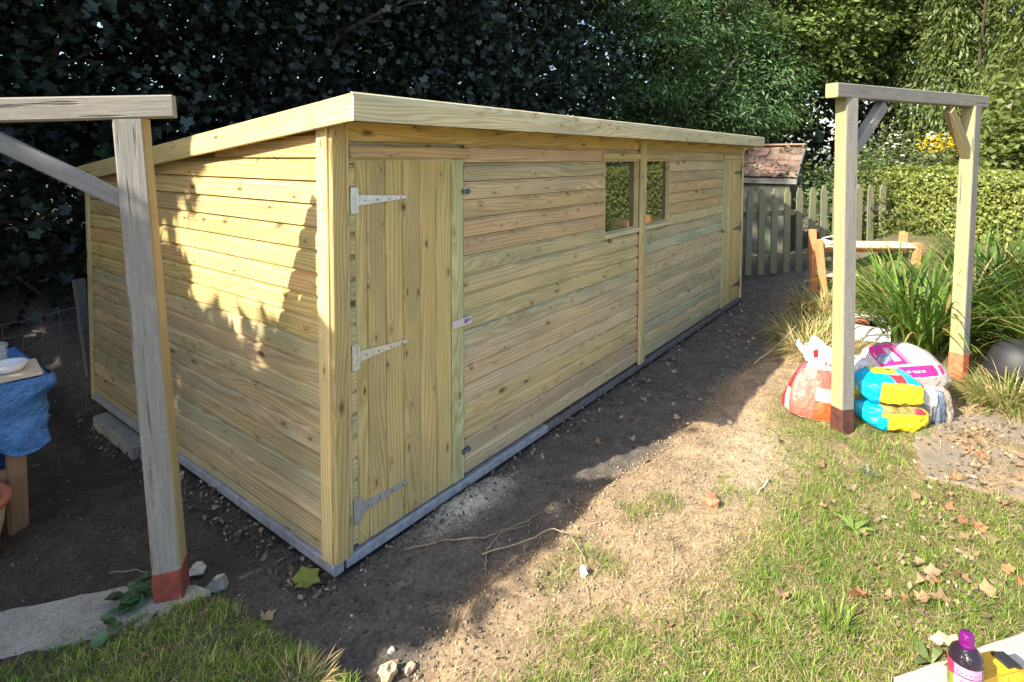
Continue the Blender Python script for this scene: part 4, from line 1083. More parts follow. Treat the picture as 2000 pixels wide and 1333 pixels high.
# --- trees beyond the far end
GT = 'trees beyond the far end of the garden'
plant('broadleaf_tree', 'bushy mid green tree just right of the dark sycamores', 'tree', (11.2, 3.6, .4), [bl(10.6, 3.4, 2.2, 1.5, 1.3, 1.5), bl(11.6, 2.4, 2.6, 1.4, 1.2, 1.4), bl(10.8, 3.4, 4.3, 1.6, 1.4, 1.5), bl(11.9, 2.6, 4.9, 1.5, 1.3, 1.4), bl(11.3, 3.2, 6.6, 1.7, 1.5, 1.2), bl(12.6, 1.6, 3.4, 1.2, 1.0, 1.2)],
      42000, .115, T_LANCE, (.080, .160, .066), group=GT, cl_r=.24, per=70, trunk=.15, seed=6, droop=.4, yellow=.25, shell=.7, flat=.55, up=.8)
plant('broadleaf_tree', 'tall green tree with bare twigs showing, above the hen house', 'tree', (15.4, 2.6, .5), [bl(14.6, 2.6, 3.4, 1.7, 1.5, 1.5), bl(15.2, 1.6, 5.4, 1.8, 1.5, 1.6), bl(14.2, 3.0, 5.8, 1.6, 1.5, 1.5), bl(16.0, .9, 5.0, 1.5, 1.3, 1.3), bl(15.6, 1.2, 7.2, 1.8, 1.5, 1.3)],
      32000, .125, T_DIAMOND, (.105, .170, .050), group=GT, cl_r=.30, per=70, trunk=.17, limbs=12, seed=7, yellow=.4, shell=.65, flat=.5, up=.9)
plant('broadleaf_tree', 'dark green tree behind the beam of the pale arch', 'tree', (19.0, .8, .5), [bl(18.4, 1.2, 5.2, 2.0, 1.7, 1.4), bl(19.6, -.4, 5.4, 2.0, 1.7, 1.8), bl(18.6, .6, 6.2, 2.2, 1.8, 1.8), bl(20.2, -1.0, 6.6, 2.0, 1.7, 1.7), bl(19.4, .2, 8.6, 2.4, 2.0, 1.6)],
      34000, .15, T_DIAMOND, (.080, .135, .045), group=GT, cl_r=.36, per=70, trunk=.22, limbs=10, seed=8, yellow=.3, shell=.65, flat=.5, up=.9)
plant('conifer_tree', 'yellow green conifer with drooping sprays above the right post of the arch', 'tree', (17.6, -2.6, .5), [bl(17.2, -2.2, 3.4, 1.3, 1.2, 1.5), bl(17.8, -2.8, 5.2, 1.5, 1.3, 1.6), bl(17.4, -2.4, 7.2, 1.3, 1.2, 1.6), bl(18.0, -3.4, 3.6, 1.3, 1.2, 1.6)],
      36000, .17, T_LANCE, (.095, .150, .048), group=GT, cl_r=.24, per=70, trunk=.2, limbs=8, seed=9, droop=1.3, yellow=.4, up=.4, shell=.7, flat=1.5)
plant('conifer_tree', 'second pale conifer at the right edge of the picture', 'tree', (15.2, -3.9, .5), [bl(15.0, -3.6, 2.8, 1.0, 1.0, 1.3), bl(15.5, -4.2, 4.4, 1.2, 1.1, 1.5), bl(15.2, -3.8, 6.4, 1.2, 1.1, 1.6), bl(14.8, -4.8, 3.2, 1.1, 1.0, 1.5)],
      26000, .16, T_LANCE, (.115, .165, .055), group=GT, cl_r=.22, per=70, trunk=.18, limbs=8, seed=10, droop=1.2, yellow=.4, up=.4, shell=.7, flat=1.5)
plant('large_leaved_bush', 'broad leaved light green bush behind the hedge at the right edge', 'bush', (10.9, -3.2, .4), [bl(10.7, -2.85, 1.7, .60, .60, .65), bl(11.0, -3.5, 2.1, .75, .7, .75), bl(11.6, -3.0, 2.5, .6, .6, .6)],
      3200, .135, T_DIAMOND, (.105, .150, .042), cl_r=.16, per=8, trunk=.05, seed=11, yellow=.35, up=.8, shell=.7)
plant('ivy_bush', 'leafy green bush spilling over the picket fence beside the hen house', 'bush', (8.9, -.75, .3), [bl(8.75, -.55, 1.25, .40, .36, .42), bl(9.3, -1.0, 1.45, .42, .40, .50), bl(8.5, -.62, 1.02, .3, .25, .28)],
      3600, .065, T_DIAMOND, (.075, .130, .045), cl_r=.10, per=10, trunk=.03, seed=12, yellow=.3, up=.7, shell=.5)
roof_debris()
def flowers(par, P, size, col, name='flower', seed=1):
    rng = np.random.default_rng(seed); n = len(P); V = []; F = []; ang = np.linspace(0, 2*np.pi, 6)[:-1]
    PP = np.repeat(P, 5, axis=0); N = np.tile(np.stack([np.cos(ang), np.sin(ang), np.full(5, 1.2)], -1), (n, 1))+rng.normal(size=(n*5, 3))*.25; U = np.tile(np.stack([np.cos(ang), np.sin(ang), np.full(5, .3)], -1), (n, 1))
    c = np.array(col)[None]*(1+.15*rng.normal(size=(n*5, 1)))
    v, f, t = scatter(PP-np.array(par.location), N, U, np.full(n*5, size)*rng.uniform(.8, 1.2, n*5), T_DIAMOND, np.clip(c, .02, .85)); tag(fast(name, v, f, LEAF, t, par), kind='stuff')
rngf = np.random.default_rng(5)
t = plant('rose_bush', 'tall white flowering bush behind the left brace of the pale arch', 'bush', (10.5, -1.25, .4), [bl(10.3, -1.05, 1.55, .45, .42, .40), bl(10.6, -1.28, 1.95, .22, .22, .40), bl(10.9, -1.5, 1.5, .4, .4, .35)], 3600, .06, T_DIAMOND, (.115, .150, .070), cl_r=.09, per=10, trunk=.03, seed=13, yellow=.3, shell=.4)
flowers(t, np.array([10.3, -1.15, 1.8])+rngf.normal(size=(26, 3))*np.array([.25, .22, .28]), .05, (.75, .74, .72))
t = plant('flowering_shrub', 'shrub with yellow flower heads and white blooms under the right brace', 'bush', (11.6, -1.95, .4), [bl(11.4, -1.75, 1.55, .5, .45, .45), bl(11.8, -2.1, 1.85, .45, .4, .40), bl(11.2, -2.3, 1.5, .4, .4, .4)], 4200, .065, T_DIAMOND, (.110, .155, .060), cl_r=.10, per=10, trunk=.03, seed=14, yellow=.3, shell=.4)
flowers(t, np.array([11.5, -1.95, 2.05])+rngf.normal(size=(130, 3))*np.array([.20, .20, .10]), .045, (.72, .50, .02), 'yellow_flower')
flowers(t, np.array([11.4, -1.9, 2.22])+rngf.normal(size=(16, 3))*np.array([.3, .3, .05]), .06, (.78, .76, .74), 'white_flower')
# a far mass of woodland that closes the view
rng = np.random.default_rng(77)
fb = [bl(x, 10.5+1.5*math.sin(x), 3.5+.8*math.sin(x*1.7), 2.6, 1.6, 4.2) for x in range(-9, 13, 2)]+[bl(x, 4.5-.28*(x-14)+1.5*math.sin(x), 4.0, 2.4, 2.2, 4.8) for x in range(13, 24, 2)]+[bl(25+1.2*math.sin(y), y, 4.5, 2.4, 2.2, 5.0) for y in range(-16, 6, 2)]
fb += [bl(x, 11.8, 8.5, 2.6, 1.6, 3.2) for x in range(-9, 13, 3)]+[bl(x, 6.0-.28*(x-14), 9.0, 2.6, 2.2, 3.4) for x in range(14, 25, 3)]+[bl(27, y, 9.5, 2.4, 2.4, 3.4) for y in range(-14, 6, 3)]
fb += [bl(x, 13.6, 4.5, 2.8, 1.2, 5.5) for x in np.arange(-10, 14, 2.3)]+[bl(x, 13.4, 10.5, 2.8, 1.2, 3.5) for x in np.arange(-10, 14, 2.6)]+[bl(x, 9.5-.35*(x-14), 6, 2.6, 2.2, 6.5) for x in np.arange(13, 28, 2.3)]+[bl(29, y, 6, 2, 2.4, 7) for y in range(-16, 6, 3)]
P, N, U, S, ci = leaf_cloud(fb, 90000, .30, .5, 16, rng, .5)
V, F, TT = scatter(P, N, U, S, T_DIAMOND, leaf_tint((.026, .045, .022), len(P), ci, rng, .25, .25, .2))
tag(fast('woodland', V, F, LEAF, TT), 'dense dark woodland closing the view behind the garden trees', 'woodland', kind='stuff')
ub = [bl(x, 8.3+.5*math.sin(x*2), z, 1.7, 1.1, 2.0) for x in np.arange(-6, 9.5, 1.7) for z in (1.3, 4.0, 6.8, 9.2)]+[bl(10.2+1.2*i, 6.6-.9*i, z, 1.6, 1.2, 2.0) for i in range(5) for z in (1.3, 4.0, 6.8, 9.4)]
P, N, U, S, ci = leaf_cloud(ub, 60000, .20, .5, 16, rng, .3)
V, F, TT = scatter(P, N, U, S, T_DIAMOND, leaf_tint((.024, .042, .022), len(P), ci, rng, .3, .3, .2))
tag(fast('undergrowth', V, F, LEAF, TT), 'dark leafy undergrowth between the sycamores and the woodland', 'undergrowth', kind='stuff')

# --- clipped hedge
def build_hedge():
    A, B = np.array([9.35, -.98]), np.array([6.35, -4.05]); d = (B-A)/np.linalg.norm(B-A); nf = np.array([-d[1], d[0]]);
    if nf @ (np.array([-1.47, -2.07])-A) < 0: nf = -nf
    Lh = np.linalg.norm(B-A); rng = np.random.default_rng(8); h = thing('clipped_hedge', 'clipped yellow green box hedge behind the pale arch', 'hedge', (A[0], A[1], .2)); o = np.array([A[0], A[1], .2])
    z0, z1, th = .15, 1.55, .8
    n = 52000; s = rng.random(n)*Lh; face = rng.random(n) < .74
    bumpf = .06*(fbm(s, rng.random(n)*0+1, 1.4, 3)-.5)
    q = rng.random(n); z = np.where(face, z0+(z1+.03-z0)*rng.random(n), z1+.03*np.sin(s*2)+.02*rng.normal(size=n)); dep = np.where(face, .05*rng.normal(size=n)-.05*np.abs(rng.normal(size=n)), -th*q)
    bulge = .10*fbm(s, z, 1.6, 12)+.06*fbm(s, z, 5, 17)
    P2 = A[None]+d[None]*s[:, None]+nf[None]*(dep+np.where(face, bulge, 0))[:, None]; P = np.column_stack([P2, z+np.where(face, 0, bulge*.6)])
    N = np.where(face[:, None], np.array([nf[0], nf[1], .45]), np.array([0, 0, 1.]))+rng.normal(size=(n, 3))*.6
    U = rng.normal(size=(n, 3))+np.array([nf[0]*.4, nf[1]*.4, .5]); S = rng.uniform(.035, .065, n)
    cg = (fbm(s, z, 3, 44))[:, None]; col = np.array([.175, .23, .058])*(1-cg)+np.array([.26, .28, .075])*cg; col = col*(1+.28*rng.normal(size=(n, 1)))
    V, F, TT = scatter(P-o, N, U, S, T_DIAMOND, np.clip(col, .02, .5)); fast('foliage', V, F, LEAF, TT, h)
    core = MB(); a = A-nf*th+nf*.0; pts = [A-nf*.06, B-nf*.06, B-nf*(th-.05), A-nf*(th-.05)]
    core.add([(p[0]-o[0], p[1]-o[1], z0-.1-o[2]) for p in pts]+[(p[0]-o[0], p[1]-o[1], z1-.05-o[2]) for p in pts], [(0, 1, 5, 4), (1, 2, 6, 5), (2, 3, 7, 6), (3, 0, 4, 7), (4, 5, 6, 7)])
    core.obj('twigs', m_simple('hedge_twigs', (.05, .055, .02), .9, .4, 40), h)
build_hedge()
plant('hazel_bush', 'loose bush growing where the hedge meets the picket fence', 'bush', (8.75, -1.45, .3), [bl(8.6, -1.35, .9, .34, .30, .50), bl(8.95, -1.3, 1.3, .35, .3, .35), bl(8.3, -1.55, .7, .3, .25, .35)], 4200, .055, T_DIAMOND, (.115, .150, .045), cl_r=.09, per=10, trunk=.03, seed=22, yellow=.5, shell=.4)

# --- ribbons: strappy leaves and grass
def ribbons(P, az, length, width, lean, curl, tint, seg=5):
    """arching blades rooted at P"""
    n = len(P); t = np.linspace(0, 1, seg+1); ang = lean[:, None]+curl[:, None]*t[None]**1.3
    ds = (length/seg)[:, None]; hx = np.cumsum(np.concatenate([np.zeros((n, 1)), (np.sin(ang)*ds)[:, 1:]], 1), 1); hz = np.cumsum(np.concatenate([np.zeros((n, 1)), (np.cos(ang)*ds)[:, 1:]], 1), 1)
    dx, dy = np.cos(az), np.sin(az); w = (width[:, None]*np.clip((1-t[None]**2.2)*(.55+.9*np.sqrt(t[None]+.02)), .04, 1.2))/2
    cx = P[:, 0:1]+dx[:, None]*hx; cy = P[:, 1:2]+dy[:, None]*hx; cz = P[:, 2:3]+hz
    Lf = np.stack([cx-dy[:, None]*w, cy+dx[:, None]*w, cz], -1); Rt = np.stack([cx+dy[:, None]*w, cy-dx[:, None]*w, cz], -1)
    V = np.stack([Lf, Rt], 2).reshape(n, -1, 3); k = 2*(seg+1)
    q = np.array([(2*i, 2*i+1, 2*i+3, 2*i+2) for i in range(seg)]); F = (q[None]+(np.arange(n)*k)[:, None, None]).reshape(-1, 4)
    return V.reshape(-1, 3), F, np.repeat(tint, k, axis=0)
def tussock(name, label, x, y, n, ln, wd, col, spread=.16, seed=1, lean=(.05, .55), curl=(.6, 1.9), mat=GRASSM, dry=.1, cat='plant', drycol=(.42, .33, .15), singles=0):
    rng = np.random.default_rng(seed); z = float(H(x, y)); t = thing(name, label, cat, (x, y, z))
    a = rng.random(n)*2*np.pi; r = spread*np.sqrt(rng.random(n)); P = np.column_stack([r*np.cos(a), r*np.sin(a), np.full(n, -.02)])
    az = a+rng.normal(size=n)*.6; c = np.array(col)[None]*(1+.3*rng.normal(size=(n, 1))); dd = rng.random(n) < dry; c[dd] = np.array(drycol)*(1+.25*rng.normal(size=(dd.sum(), 1)))
    L_ = ln*rng.uniform(.5, 1.15, n); W_ = wd*rng.uniform(.7, 1.3, n); le = rng.uniform(*lean, n); cu = rng.uniform(*curl, n); c = np.clip(c, .02, .7)
    if singles:
        for i in range(singles):
            v, f, tt = ribbons(P[i:i+1], az[i:i+1], L_[i:i+1]*1.05, W_[i:i+1]*1.1, le[i:i+1], cu[i:i+1], c[i:i+1], 6); fast('leaf_blade', v, f, mat, tt, t)
    v, f, tt = ribbons(P[singles:], az[singles:], L_[singles:], W_[singles:], le[singles:], cu[singles:], c[singles:], 6); tag(fast('blades', v, f, mat, tt, t), kind='stuff'); return t
G1 = (.115, .20, .035); G2 = (.075, .135, .03); G3 = (.16, .22, .045)
tussock('strappy_plant', 'large clump of strappy green leaves between the two posts of the arch', 4.35, -1.92, 330, .95, .020, G1, .22, 1, singles=40)
tussock('strappy_plant', 'darker clump of strappy leaves behind the big green clump', 5.0, -2.15, 300, .95, .018, G2, .25, 2, singles=20)
tussock('strappy_plant', 'tall strappy clump right of the right arch post', 4.95, -2.75, 340, 1.0, .020, G2, .25, 3, singles=30)
tussock('strappy_plant', 'bright arching clump hanging over the charcoal tub', 4.45, -2.72, 190, .85, .020, G3, .16, 4, singles=30)
tussock('strappy_plant', 'strappy clump in front of the orange bench', 5.35, -1.62, 300, .72, .018, G1, .22, 5, singles=20)
tussock('strappy_plant', 'sparse clump of narrow leaves against the foot of the hedge', 6.2, -2.45, 380, .85, .018, G2, .34, 6)
tussock('strappy_plant', 'clump of narrow leaves at the right edge, by the hedge', 5.7, -3.05, 380, .9, .018, G1, .32, 7)
tussock('dry_tussock', 'straw coloured tussock mixed with green beside the path', 4.60, -1.05, 700, .34, .006, (.18, .22, .06), .26, 8, (.2, 1.2), (.4, 1.8), STRAWM, .45, 'grass clump')
tussock('dry_tussock', 'second straw tussock behind the red and clear bag', 3.98, -1.24, 520, .28, .006, (.20, .22, .07), .26, 9, (.3, 1.3), (.3, 1.6), STRAWM, .6, 'grass clump')
tussock('dry_tussock', 'dry grassy tuft at the foot of the orange bench', 5.5, -1.05, 700, .38, .006, (.20, .20, .07), .30, 10, (.2, 1.2), (.4, 1.8), STRAWM, .55, 'grass clump')
tussock('grass_clump', 'rank pale grass in front of the charcoal tub', 3.55, -2.42, 420, .34, .007, (.17, .22, .06), .18, 11, (.2, 1.1), (.4, 1.8), GRASSM, .4, 'grass clump')
tussock('grass_clump', 'rank grass beside the orange foot of the right arch post', 3.66, -2.62, 260, .30, .007, (.15, .20, .06), .12, 15, (.2, 1.1), (.4, 1.8), GRASSM, .35, 'grass clump')
tussock('straw_tuft', 'bleached straw tuft on the lip of the bank at the bottom edge', -.475, -.47, 200, .10, .0025, (.42, .34, .17), .07, 12, (.5, 1.4), (.2, 1.0), STRAWM, .8, 'grass clump')
tussock('grass_clump', 'upright green grass clump left of the paving slab', .80, -1.80, 60, .13, .006, G3, .035, 13, (.05, .6), (.3, 1.2), GRASSM, .05, 'grass clump')

# --- lawn blades
def lawn():
    rng = np.random.default_rng(31)
    def pts(n, x0, x1, y0, y1, dens):
        x = rng.uniform(x0, x1, n); y = rng.uniform(y0, y1, n); k = rng.random(n) < dens(x, y); return x[k], y[k]
    near = lambda x, y: np.clip(1.5/(np.hypot(x+1.47, y+2.07)**1.15), .10, 1)
    slab = lambda x, y: 1-1.0*((x-.655)*.82+(y+1.977)*-.57 > -.005)*((x-.655)*-.57+(y+1.977)*-.82 > -.012)
    strip = lambda x, y: 1-1.0*(y > .16+.55*(-x-.52))
    dens = lambda x, y: grass_density(x, y)**1.25*near(x, y)*slab(x, y)*np.where(x < -.25, strip(x, y), 1)
    parts = []
    xs, ys = [], []
    for reg, n in (((-1.3, 3.0, -2.8, .35), 520000), ((3.0, 7.0, -3.4, -.75), 60000)):
        a, b = pts(n, reg[0], reg[1], reg[2], reg[3], dens); xs.append(a); ys.append(b)
    x, y = np.concatenate(xs), np.concatenate(ys); n = len(x); z = H(x, y)-.004
    g = vnoise(x, y, 7, 50)[:, None]; c = np.array([.115, .225, .028])*(1-g)+np.array([.22, .30, .05])*g; c = c*(1+.25*rng.normal(size=(n, 1)))
    dr = rng.random(n) < .12; c[dr] = np.array([.36, .30, .14])*(1+.2*rng.normal(size=(dr.sum(), 1)))
    tuft = .6+.9*vnoise(x, y, 11, 61)
    v, f, t = ribbons(np.column_stack([x, y, z]), rng.random(n)*6.28, .040*tuft*rng.uniform(.5, 1.35, n), rng.uniform(.0016, .0034, n), rng.uniform(.05, 1.15, n), rng.uniform(.1, 1.2, n), np.clip(c, .02, .6), 2)
    tag(fast('grass', v, f, GRASSM, t), 'short patchy green grass on the lawn', 'grass', kind='stuff')
    d2 = lambda x, y: (ss(-.80, -1.15, y)*(.25+.75*ss(.35, .65, fbm(x, y, 3.3, 90)))+.15*ss(-.66, -.80, y)+.25*(x < -.36)*ss(.3, .1, y)*(y > -.5))*near(x, y)*slab(x, y)*.8*np.where(x < -.25, strip(x, y), 1)
    x, y = pts(260000, -1.0, 4.5, -2.8, .3, d2); n = len(x); z = H(x, y)+rng.uniform(0, .008, n)
    c = np.array([.44, .34, .19])*(1+.28*rng.normal(size=(n, 1)))
    v, f, t = ribbons(np.column_stack([x, y, z]), rng.random(n)*6.28, rng.uniform(.015, .06, n), rng.uniform(.0010, .0022, n), rng.uniform(1.0, 1.62, n), rng.uniform(-.2, .4, n), np.clip(c, .05, .7), 2)
    tag(fast('dry_grass', v, f, STRAWM, t), 'flattened dead grass and straw lying through the lawn', 'straw', kind='stuff')
lawn()

# --- clods, grit, litter
OCT = (np.array([(1, 0, 0), (-1, 0, 0), (0, 1, 0), (0, -1, 0), (0, 0, .8), (0, 0, -.8)], float)*.5, np.array([(0, 2, 4), (2, 1, 4), (1, 3, 4), (3, 0, 4), (2, 0, 5), (1, 2, 5), (3, 1, 5), (0, 3, 5)]))
def grit(name, label, n, box, smin, smax, col, dens, mat=CLODM, cat='grit', seed=2, jit=.25, sink=.2):
    rng = np.random.default_rng(seed); x = rng.uniform(box[0], box[1], n); y = rng.uniform(box[2], box[3], n); k = rng.random(n) < dens(x, y); x, y = x[k], y[k]; n = len(x)
    s = smin*(smax/smin)**(rng.random(n)**2.2); z = H(x, y)+s*(.5-sink)
    c = np.clip(np.array(col)[None]*(1+jit*rng.normal(size=(n, 1))), .01, .8)
    V, F, T = scatter(np.column_stack([x, y, z]), rng.normal(size=(n, 3)), rng.normal(size=(n, 3)), s, OCT, c); V = V+rng.normal(size=V.shape)*np.repeat(s, 6)[:, None]*.12
    tag(fast(name, V, F, mat, T), label, cat, kind='stuff')
out = lambda x, y: 1.0*~((x > -.05) & (x < 6.05) & (y > -.03) & (y < 3))
grit('soil_clods', 'dark crumbs of soil scattered over the trampled ground', 60000, (-1.4, 5, -.85, 3.4), .003, .020, (.115, .098, .082), lambda x, y: out(x, y)*np.clip(1.8/np.hypot(x+1.47, y+2.07)**1.4, .05, 1)*(.3+.7*ss(.4, .7, fbm(x, y, 3, 4))))
grit('bank_crumbs', 'dry crumbs along the lip of the bank', 26000, (-.6, 3.2, -1.5, -.45), .003, .016, (.31, .235, .16), lambda x, y: np.exp(-((y-bank_edge(x)-.03)/.10)**2)*.8+.45*(y < -.65), seed=3)
grit('gravel', 'crumbly dark gravel along the front of the shed base', 9000, (-.15, 5.9, -.22, .0), .004, .014, (.085, .078, .068), lambda x, y: out(x, y)*np.clip(1.3/(x+1.4), .1, 1)*ss(-.22, -.05, y), seed=4)
grit('gravel', 'crumbly dark gravel along the left end of the shed base', 4000, (-.20, -.03, -.1, 2.9), .004, .014, (.085, .078, .068), lambda x, y: np.clip(1.3/(y+1.4), .1, 1)*ss(-.22, -.06, x), seed=5)
grit('sawdust', 'pale sawdust spilled on the soil in front of the shed door', 20000, (.30, 1.15, -.32, -.04), .002, .006, (.66, .62, .53), lambda x, y: np.exp(-(((x-.72)/.24)**2+((y+.15)/.075)**2))*.95, seed=6)
grit('pebbles', 'tiny pale stones pressed into the dark soil', 1300, (-1.3, 4.0, -.8, 2.5), .005, .016, (.42, .39, .33), lambda x, y: out(x, y)*np.clip(1.6/np.hypot(x+1.47, y+2.07)**1.2, .1, 1), seed=7)
def litter():
    rng = np.random.default_rng(17); n = 1900; kind = rng.random(n)
    x = np.where(kind < .30, rng.uniform(-.2, -.04, n), np.where(kind < .55, rng.uniform(0, 6.2, n), np.where(kind < .8, rng.uniform(2, 7.2, n), rng.uniform(-1, .3, n))))
    y = np.where(kind < .30, rng.uniform(-.1, 3.0, n), np.where(kind < .55, -rng.uniform(.04, .22, n), np.where(kind < .8, rng.uniform(-.8, -.1, n), rng.uniform(2.9, 3.7, n))))
    s = rng.uniform(.012, .042, n); z = H(x, y)+.006+.012*rng.random(n)
    c = np.array([(.13, .10, .075), (.20, .16, .12), (.09, .07, .055), (.26, .22, .17)])[rng.integers(0, 4, n)]*(1+.2*rng.normal(size=(n, 1)))
    V, F, T = scatter(np.column_stack([x, y, z]), np.array([0, 0, 1.])+rng.normal(size=(n, 3))*.55, rng.normal(size=(n, 3)), s, T_DIAMOND, np.clip(c, .02, .6))
    tag(fast('leaf_litter', V, F, LITTER, T), 'small broken dead leaves gathered along the shed and the path', 'leaf litter', kind='stuff')
litter()
def lawn_litter():
    rng = np.random.default_rng(19); n = 1000; t = rng.random(n)
    x = .85+2.4*t+rng.normal(size=n)*.18; y = -1.98-.30*t+rng.normal(size=n)*.13; k = ~((((x-.655)*.82+(y+1.977)*-.57) > -.02) & (((x-.655)*-.57+(y+1.977)*-.82) > -.02)); x, y = x[k], y[k]; n = len(x)
    c = np.array([(.17, .11, .065), (.24, .175, .11), (.10, .072, .045), (.27, .21, .14)])[rng.integers(0, 4, n)]*(1+.2*rng.normal(size=(n, 1)))
    V, F, T = scatter(np.column_stack([x, y, H(x, y)+.008+.016*rng.random(n)]), np.array([0, 0, 1.])+rng.normal(size=(n, 3))*.6, rng.normal(size=(n, 3)), rng.uniform(.010, .034, n), T_DIAMOND, np.clip(c, .02, .6))
    tag(fast('leaf_litter', V, F, LITTER, T), 'crushed brown leaf scraps through the grass behind the paving slab', 'leaf litter', kind='stuff')
lawn_litter()

# --- single fallen leaves, stones, sticks
def leaf_mesh(seed, curl=.5, name='dry_leaf'):
    r = random.Random(seed); V, F = T_LOBED; V = V.copy(); V[:, 1] -= .3
    a = r.uniform(-1, 1); k = curl*r.uniform(.6, 1.5)
    V[:, 2] = k*(V[:, 0]*math.cos(a)+V[:, 1]*math.sin(a))**2*1.1+.10*np.array([r.uniform(-1, 1) for _ in range(len(V))])
    vs = [tuple(v) for v in V]+[(0, -.55, .10)]
    me = bpy.data.meshes.new(name); me.from_pydata(vs, [], [tuple(int(i) for i in f) for f in F]+[(1, 2, 13)]); me.materials.append(DRYLEAF); me.update(); return me
LM = [leaf_mesh(i, 1.0) for i in range(7)]
FLATL = [leaf_mesh(40, .25), leaf_mesh(41, .3)]
def drop_leaf(x, y, s, col, label, group=None, name='fallen_leaf', tilt=.35, cat='leaf'):
    o = place(name, random.choice(LM if tilt > .16 else FLATL), None, None, col); z = float(H(x, y))
    o.matrix_world = Matrix.Translation((x, y, z+.012+.12*s)) @ Matrix.Rotation(random.uniform(0, 6.28), 4, 'Z') @ Matrix.Rotation(random.uniform(-tilt, tilt), 4, 'X') @ Matrix.Rotation(random.uniform(-tilt, tilt), 4, 'Y') @ Matrix.Scale(s, 4)
    tag(o, label, cat, group); return o
BR = [((.34, .17, .08), 'orange brown'), ((.30, .20, .11), 'tan'), ((.28, .13, .07), 'dark reddish'), ((.27, .21, .13), 'pale beige'), ((.22, .14, .09), 'dull brown')]
def lawn_spot(x, y):
    if x > 2.15 and y < -1.95: return 'on the stained concrete patch'
    if x < 1.35 and y < -1.75: return 'on the grass near the paving slab'
    if y < -1.75: return 'in grass between slab and concrete patch'
    return 'on open lawn nearer the red bag' if x > 1.5 else 'on open lawn nearer the white stone'
for i in range(58):
    t = random.random(); x = 1.0+2.2*t+random.uniform(-.35, .2); y = -2.02-.32*t+random.gauss(0, .15) if i < 46 else -1.5+random.uniform(-.5, .25)
    if i >= 46: x = random.uniform(.2, 2.4)
    if ((x-.655)*.82+(y+1.977)*-.57 > -.04) and ((x-.655)*-.57+(y+1.977)*-.82 > -.04): continue
    col, nm = random.choice(BR); sz = random.uniform(.028, .060); drop_leaf(x, y, sz, col, '%s %s dry leaf %s' % ('broad' if sz > .045 else 'small', nm, lawn_spot(x, y)), 'dry leaves on the sunny lawn', tilt=.6)
PC = [((.20, .15, .10), 'dark brown'), ((.34, .28, .20), 'greyish tan'), ((.28, .17, .10), 'rusty')]
for i in range(40):
    x = random.uniform(1.6, 6.2); y = random.uniform(-.75, -.14) if x < 5 else random.uniform(-.8, .0)
    col, nm = random.choice(PC); w = 'below the window' if x < 3.3 else ('past the windows' if x < 4.8 else 'by the far door')
    sz = random.uniform(.028, .055); drop_leaf(x, y, sz, col, '%s %s crumpled leaf on path %s %s' % ('broad' if sz > .042 else 'small', nm, 'close in' if y > -.4 else 'further out,', w), 'dull leaves on the shaded path', tilt=.6)
drop_leaf(-.135, .035, .105, (.20, .23, .05), 'large yellow green leaf on the soil before the shed corner', tilt=.15)
drop_leaf(-.34, -.02, .055, (.38, .27, .17), 'light brown curled leaf on the grass below the red footed post', tilt=.2)
drop_leaf(-.80, .60, .06, (.40, .22, .16), 'pinkish brown leaf on the dark soil beyond the concrete strip', tilt=.2)
drop_leaf(.93, -2.12, .085, (.52, .48, .30), 'pale cream leaf lying behind the purple capped bottle', tilt=.15)
drop_leaf(.80, -1.62, .052, (.30, .20, .11), 'tan leaf right of the green clump by the slab', tilt=.2)

def rock(name, label, cat, x, y, size, mat, seed, up=.3, rot=0):
    r = random.Random(seed); b = bmesh_ico(2); V = []
    for v in b[0]:
        k = 1+.18*math.sin(v[0]*5+seed)+.14*math.sin(v[1]*7+seed*2)+.10*math.sin(v[2]*9+seed); V.append((v[0]*size[0]*k, v[1]*size[1]*k, v[2]*size[2]*k))
    m = MB(); m.add(V, b[1]); o = m.obj(name, mat, None, False, Matrix.Translation((x, y, float(H(x, y))+size[2]*up)) @ Matrix.Rotation(rot, 4, 'Z')); tag(o, label, cat); return o
import bmesh
def bmesh_ico(sub):
    b = bmesh.new(); bmesh.ops.create_icosphere(b, subdivisions=sub, radius=1); b.verts.ensure_lookup_table()
    r = ([tuple(v.co) for v in b.verts], [[v.index for v in f.verts] for f in b.faces]); b.free(); return r
rock('stone', 'knobbly pale stone behind the foot of the grey arch post', 'stone', -.385, .455, (.036, .03, .026), STONEM, 1, .7)
rock('stone', 'small white stone standing on the dry bank by the twigs', 'stone', .51, -.942, (.016, .016, .026), WHITEP, 2, .8)
rock('brick_piece', 'broken orange brick piece standing in the patchy lawn', 'brick', 1.285, -1.205, (.050, .032, .030), BRICKM, 3, .7, .4)
rock('stone', 'yellowish lump of stone at the bottom edge of the dark soil', 'stone', -.225, -.60, (.034, .026, .028), m_simple('sandstone', (.52, .40, .24), .85, .25, 30, 0, .5), 4, .5)
rock('stone', 'smaller tan stone beside the yellowish lump', 'stone', -.155, -.63, (.026, .018, .014), m_simple('tan_stone', (.50, .38, .25), .85, .25, 30, 0, .5), 5, .5)
rock('stone', 'whitish pebble above the yellowish lump of stone', 'stone', -.14, -.52, (.014, .012, .010), STONEM, 6, .6)
rock('stone', 'grey brown stone half sunk beside the end of the concrete strip', 'stone', -.37, .31, (.05, .035, .03), CONC, 7, .3)
rock('stone', 'pale stone on the trampled lawn behind the red bag post', 'stone', 2.33, -.98, (.02, .015, .014), STONEM, 8, .5)
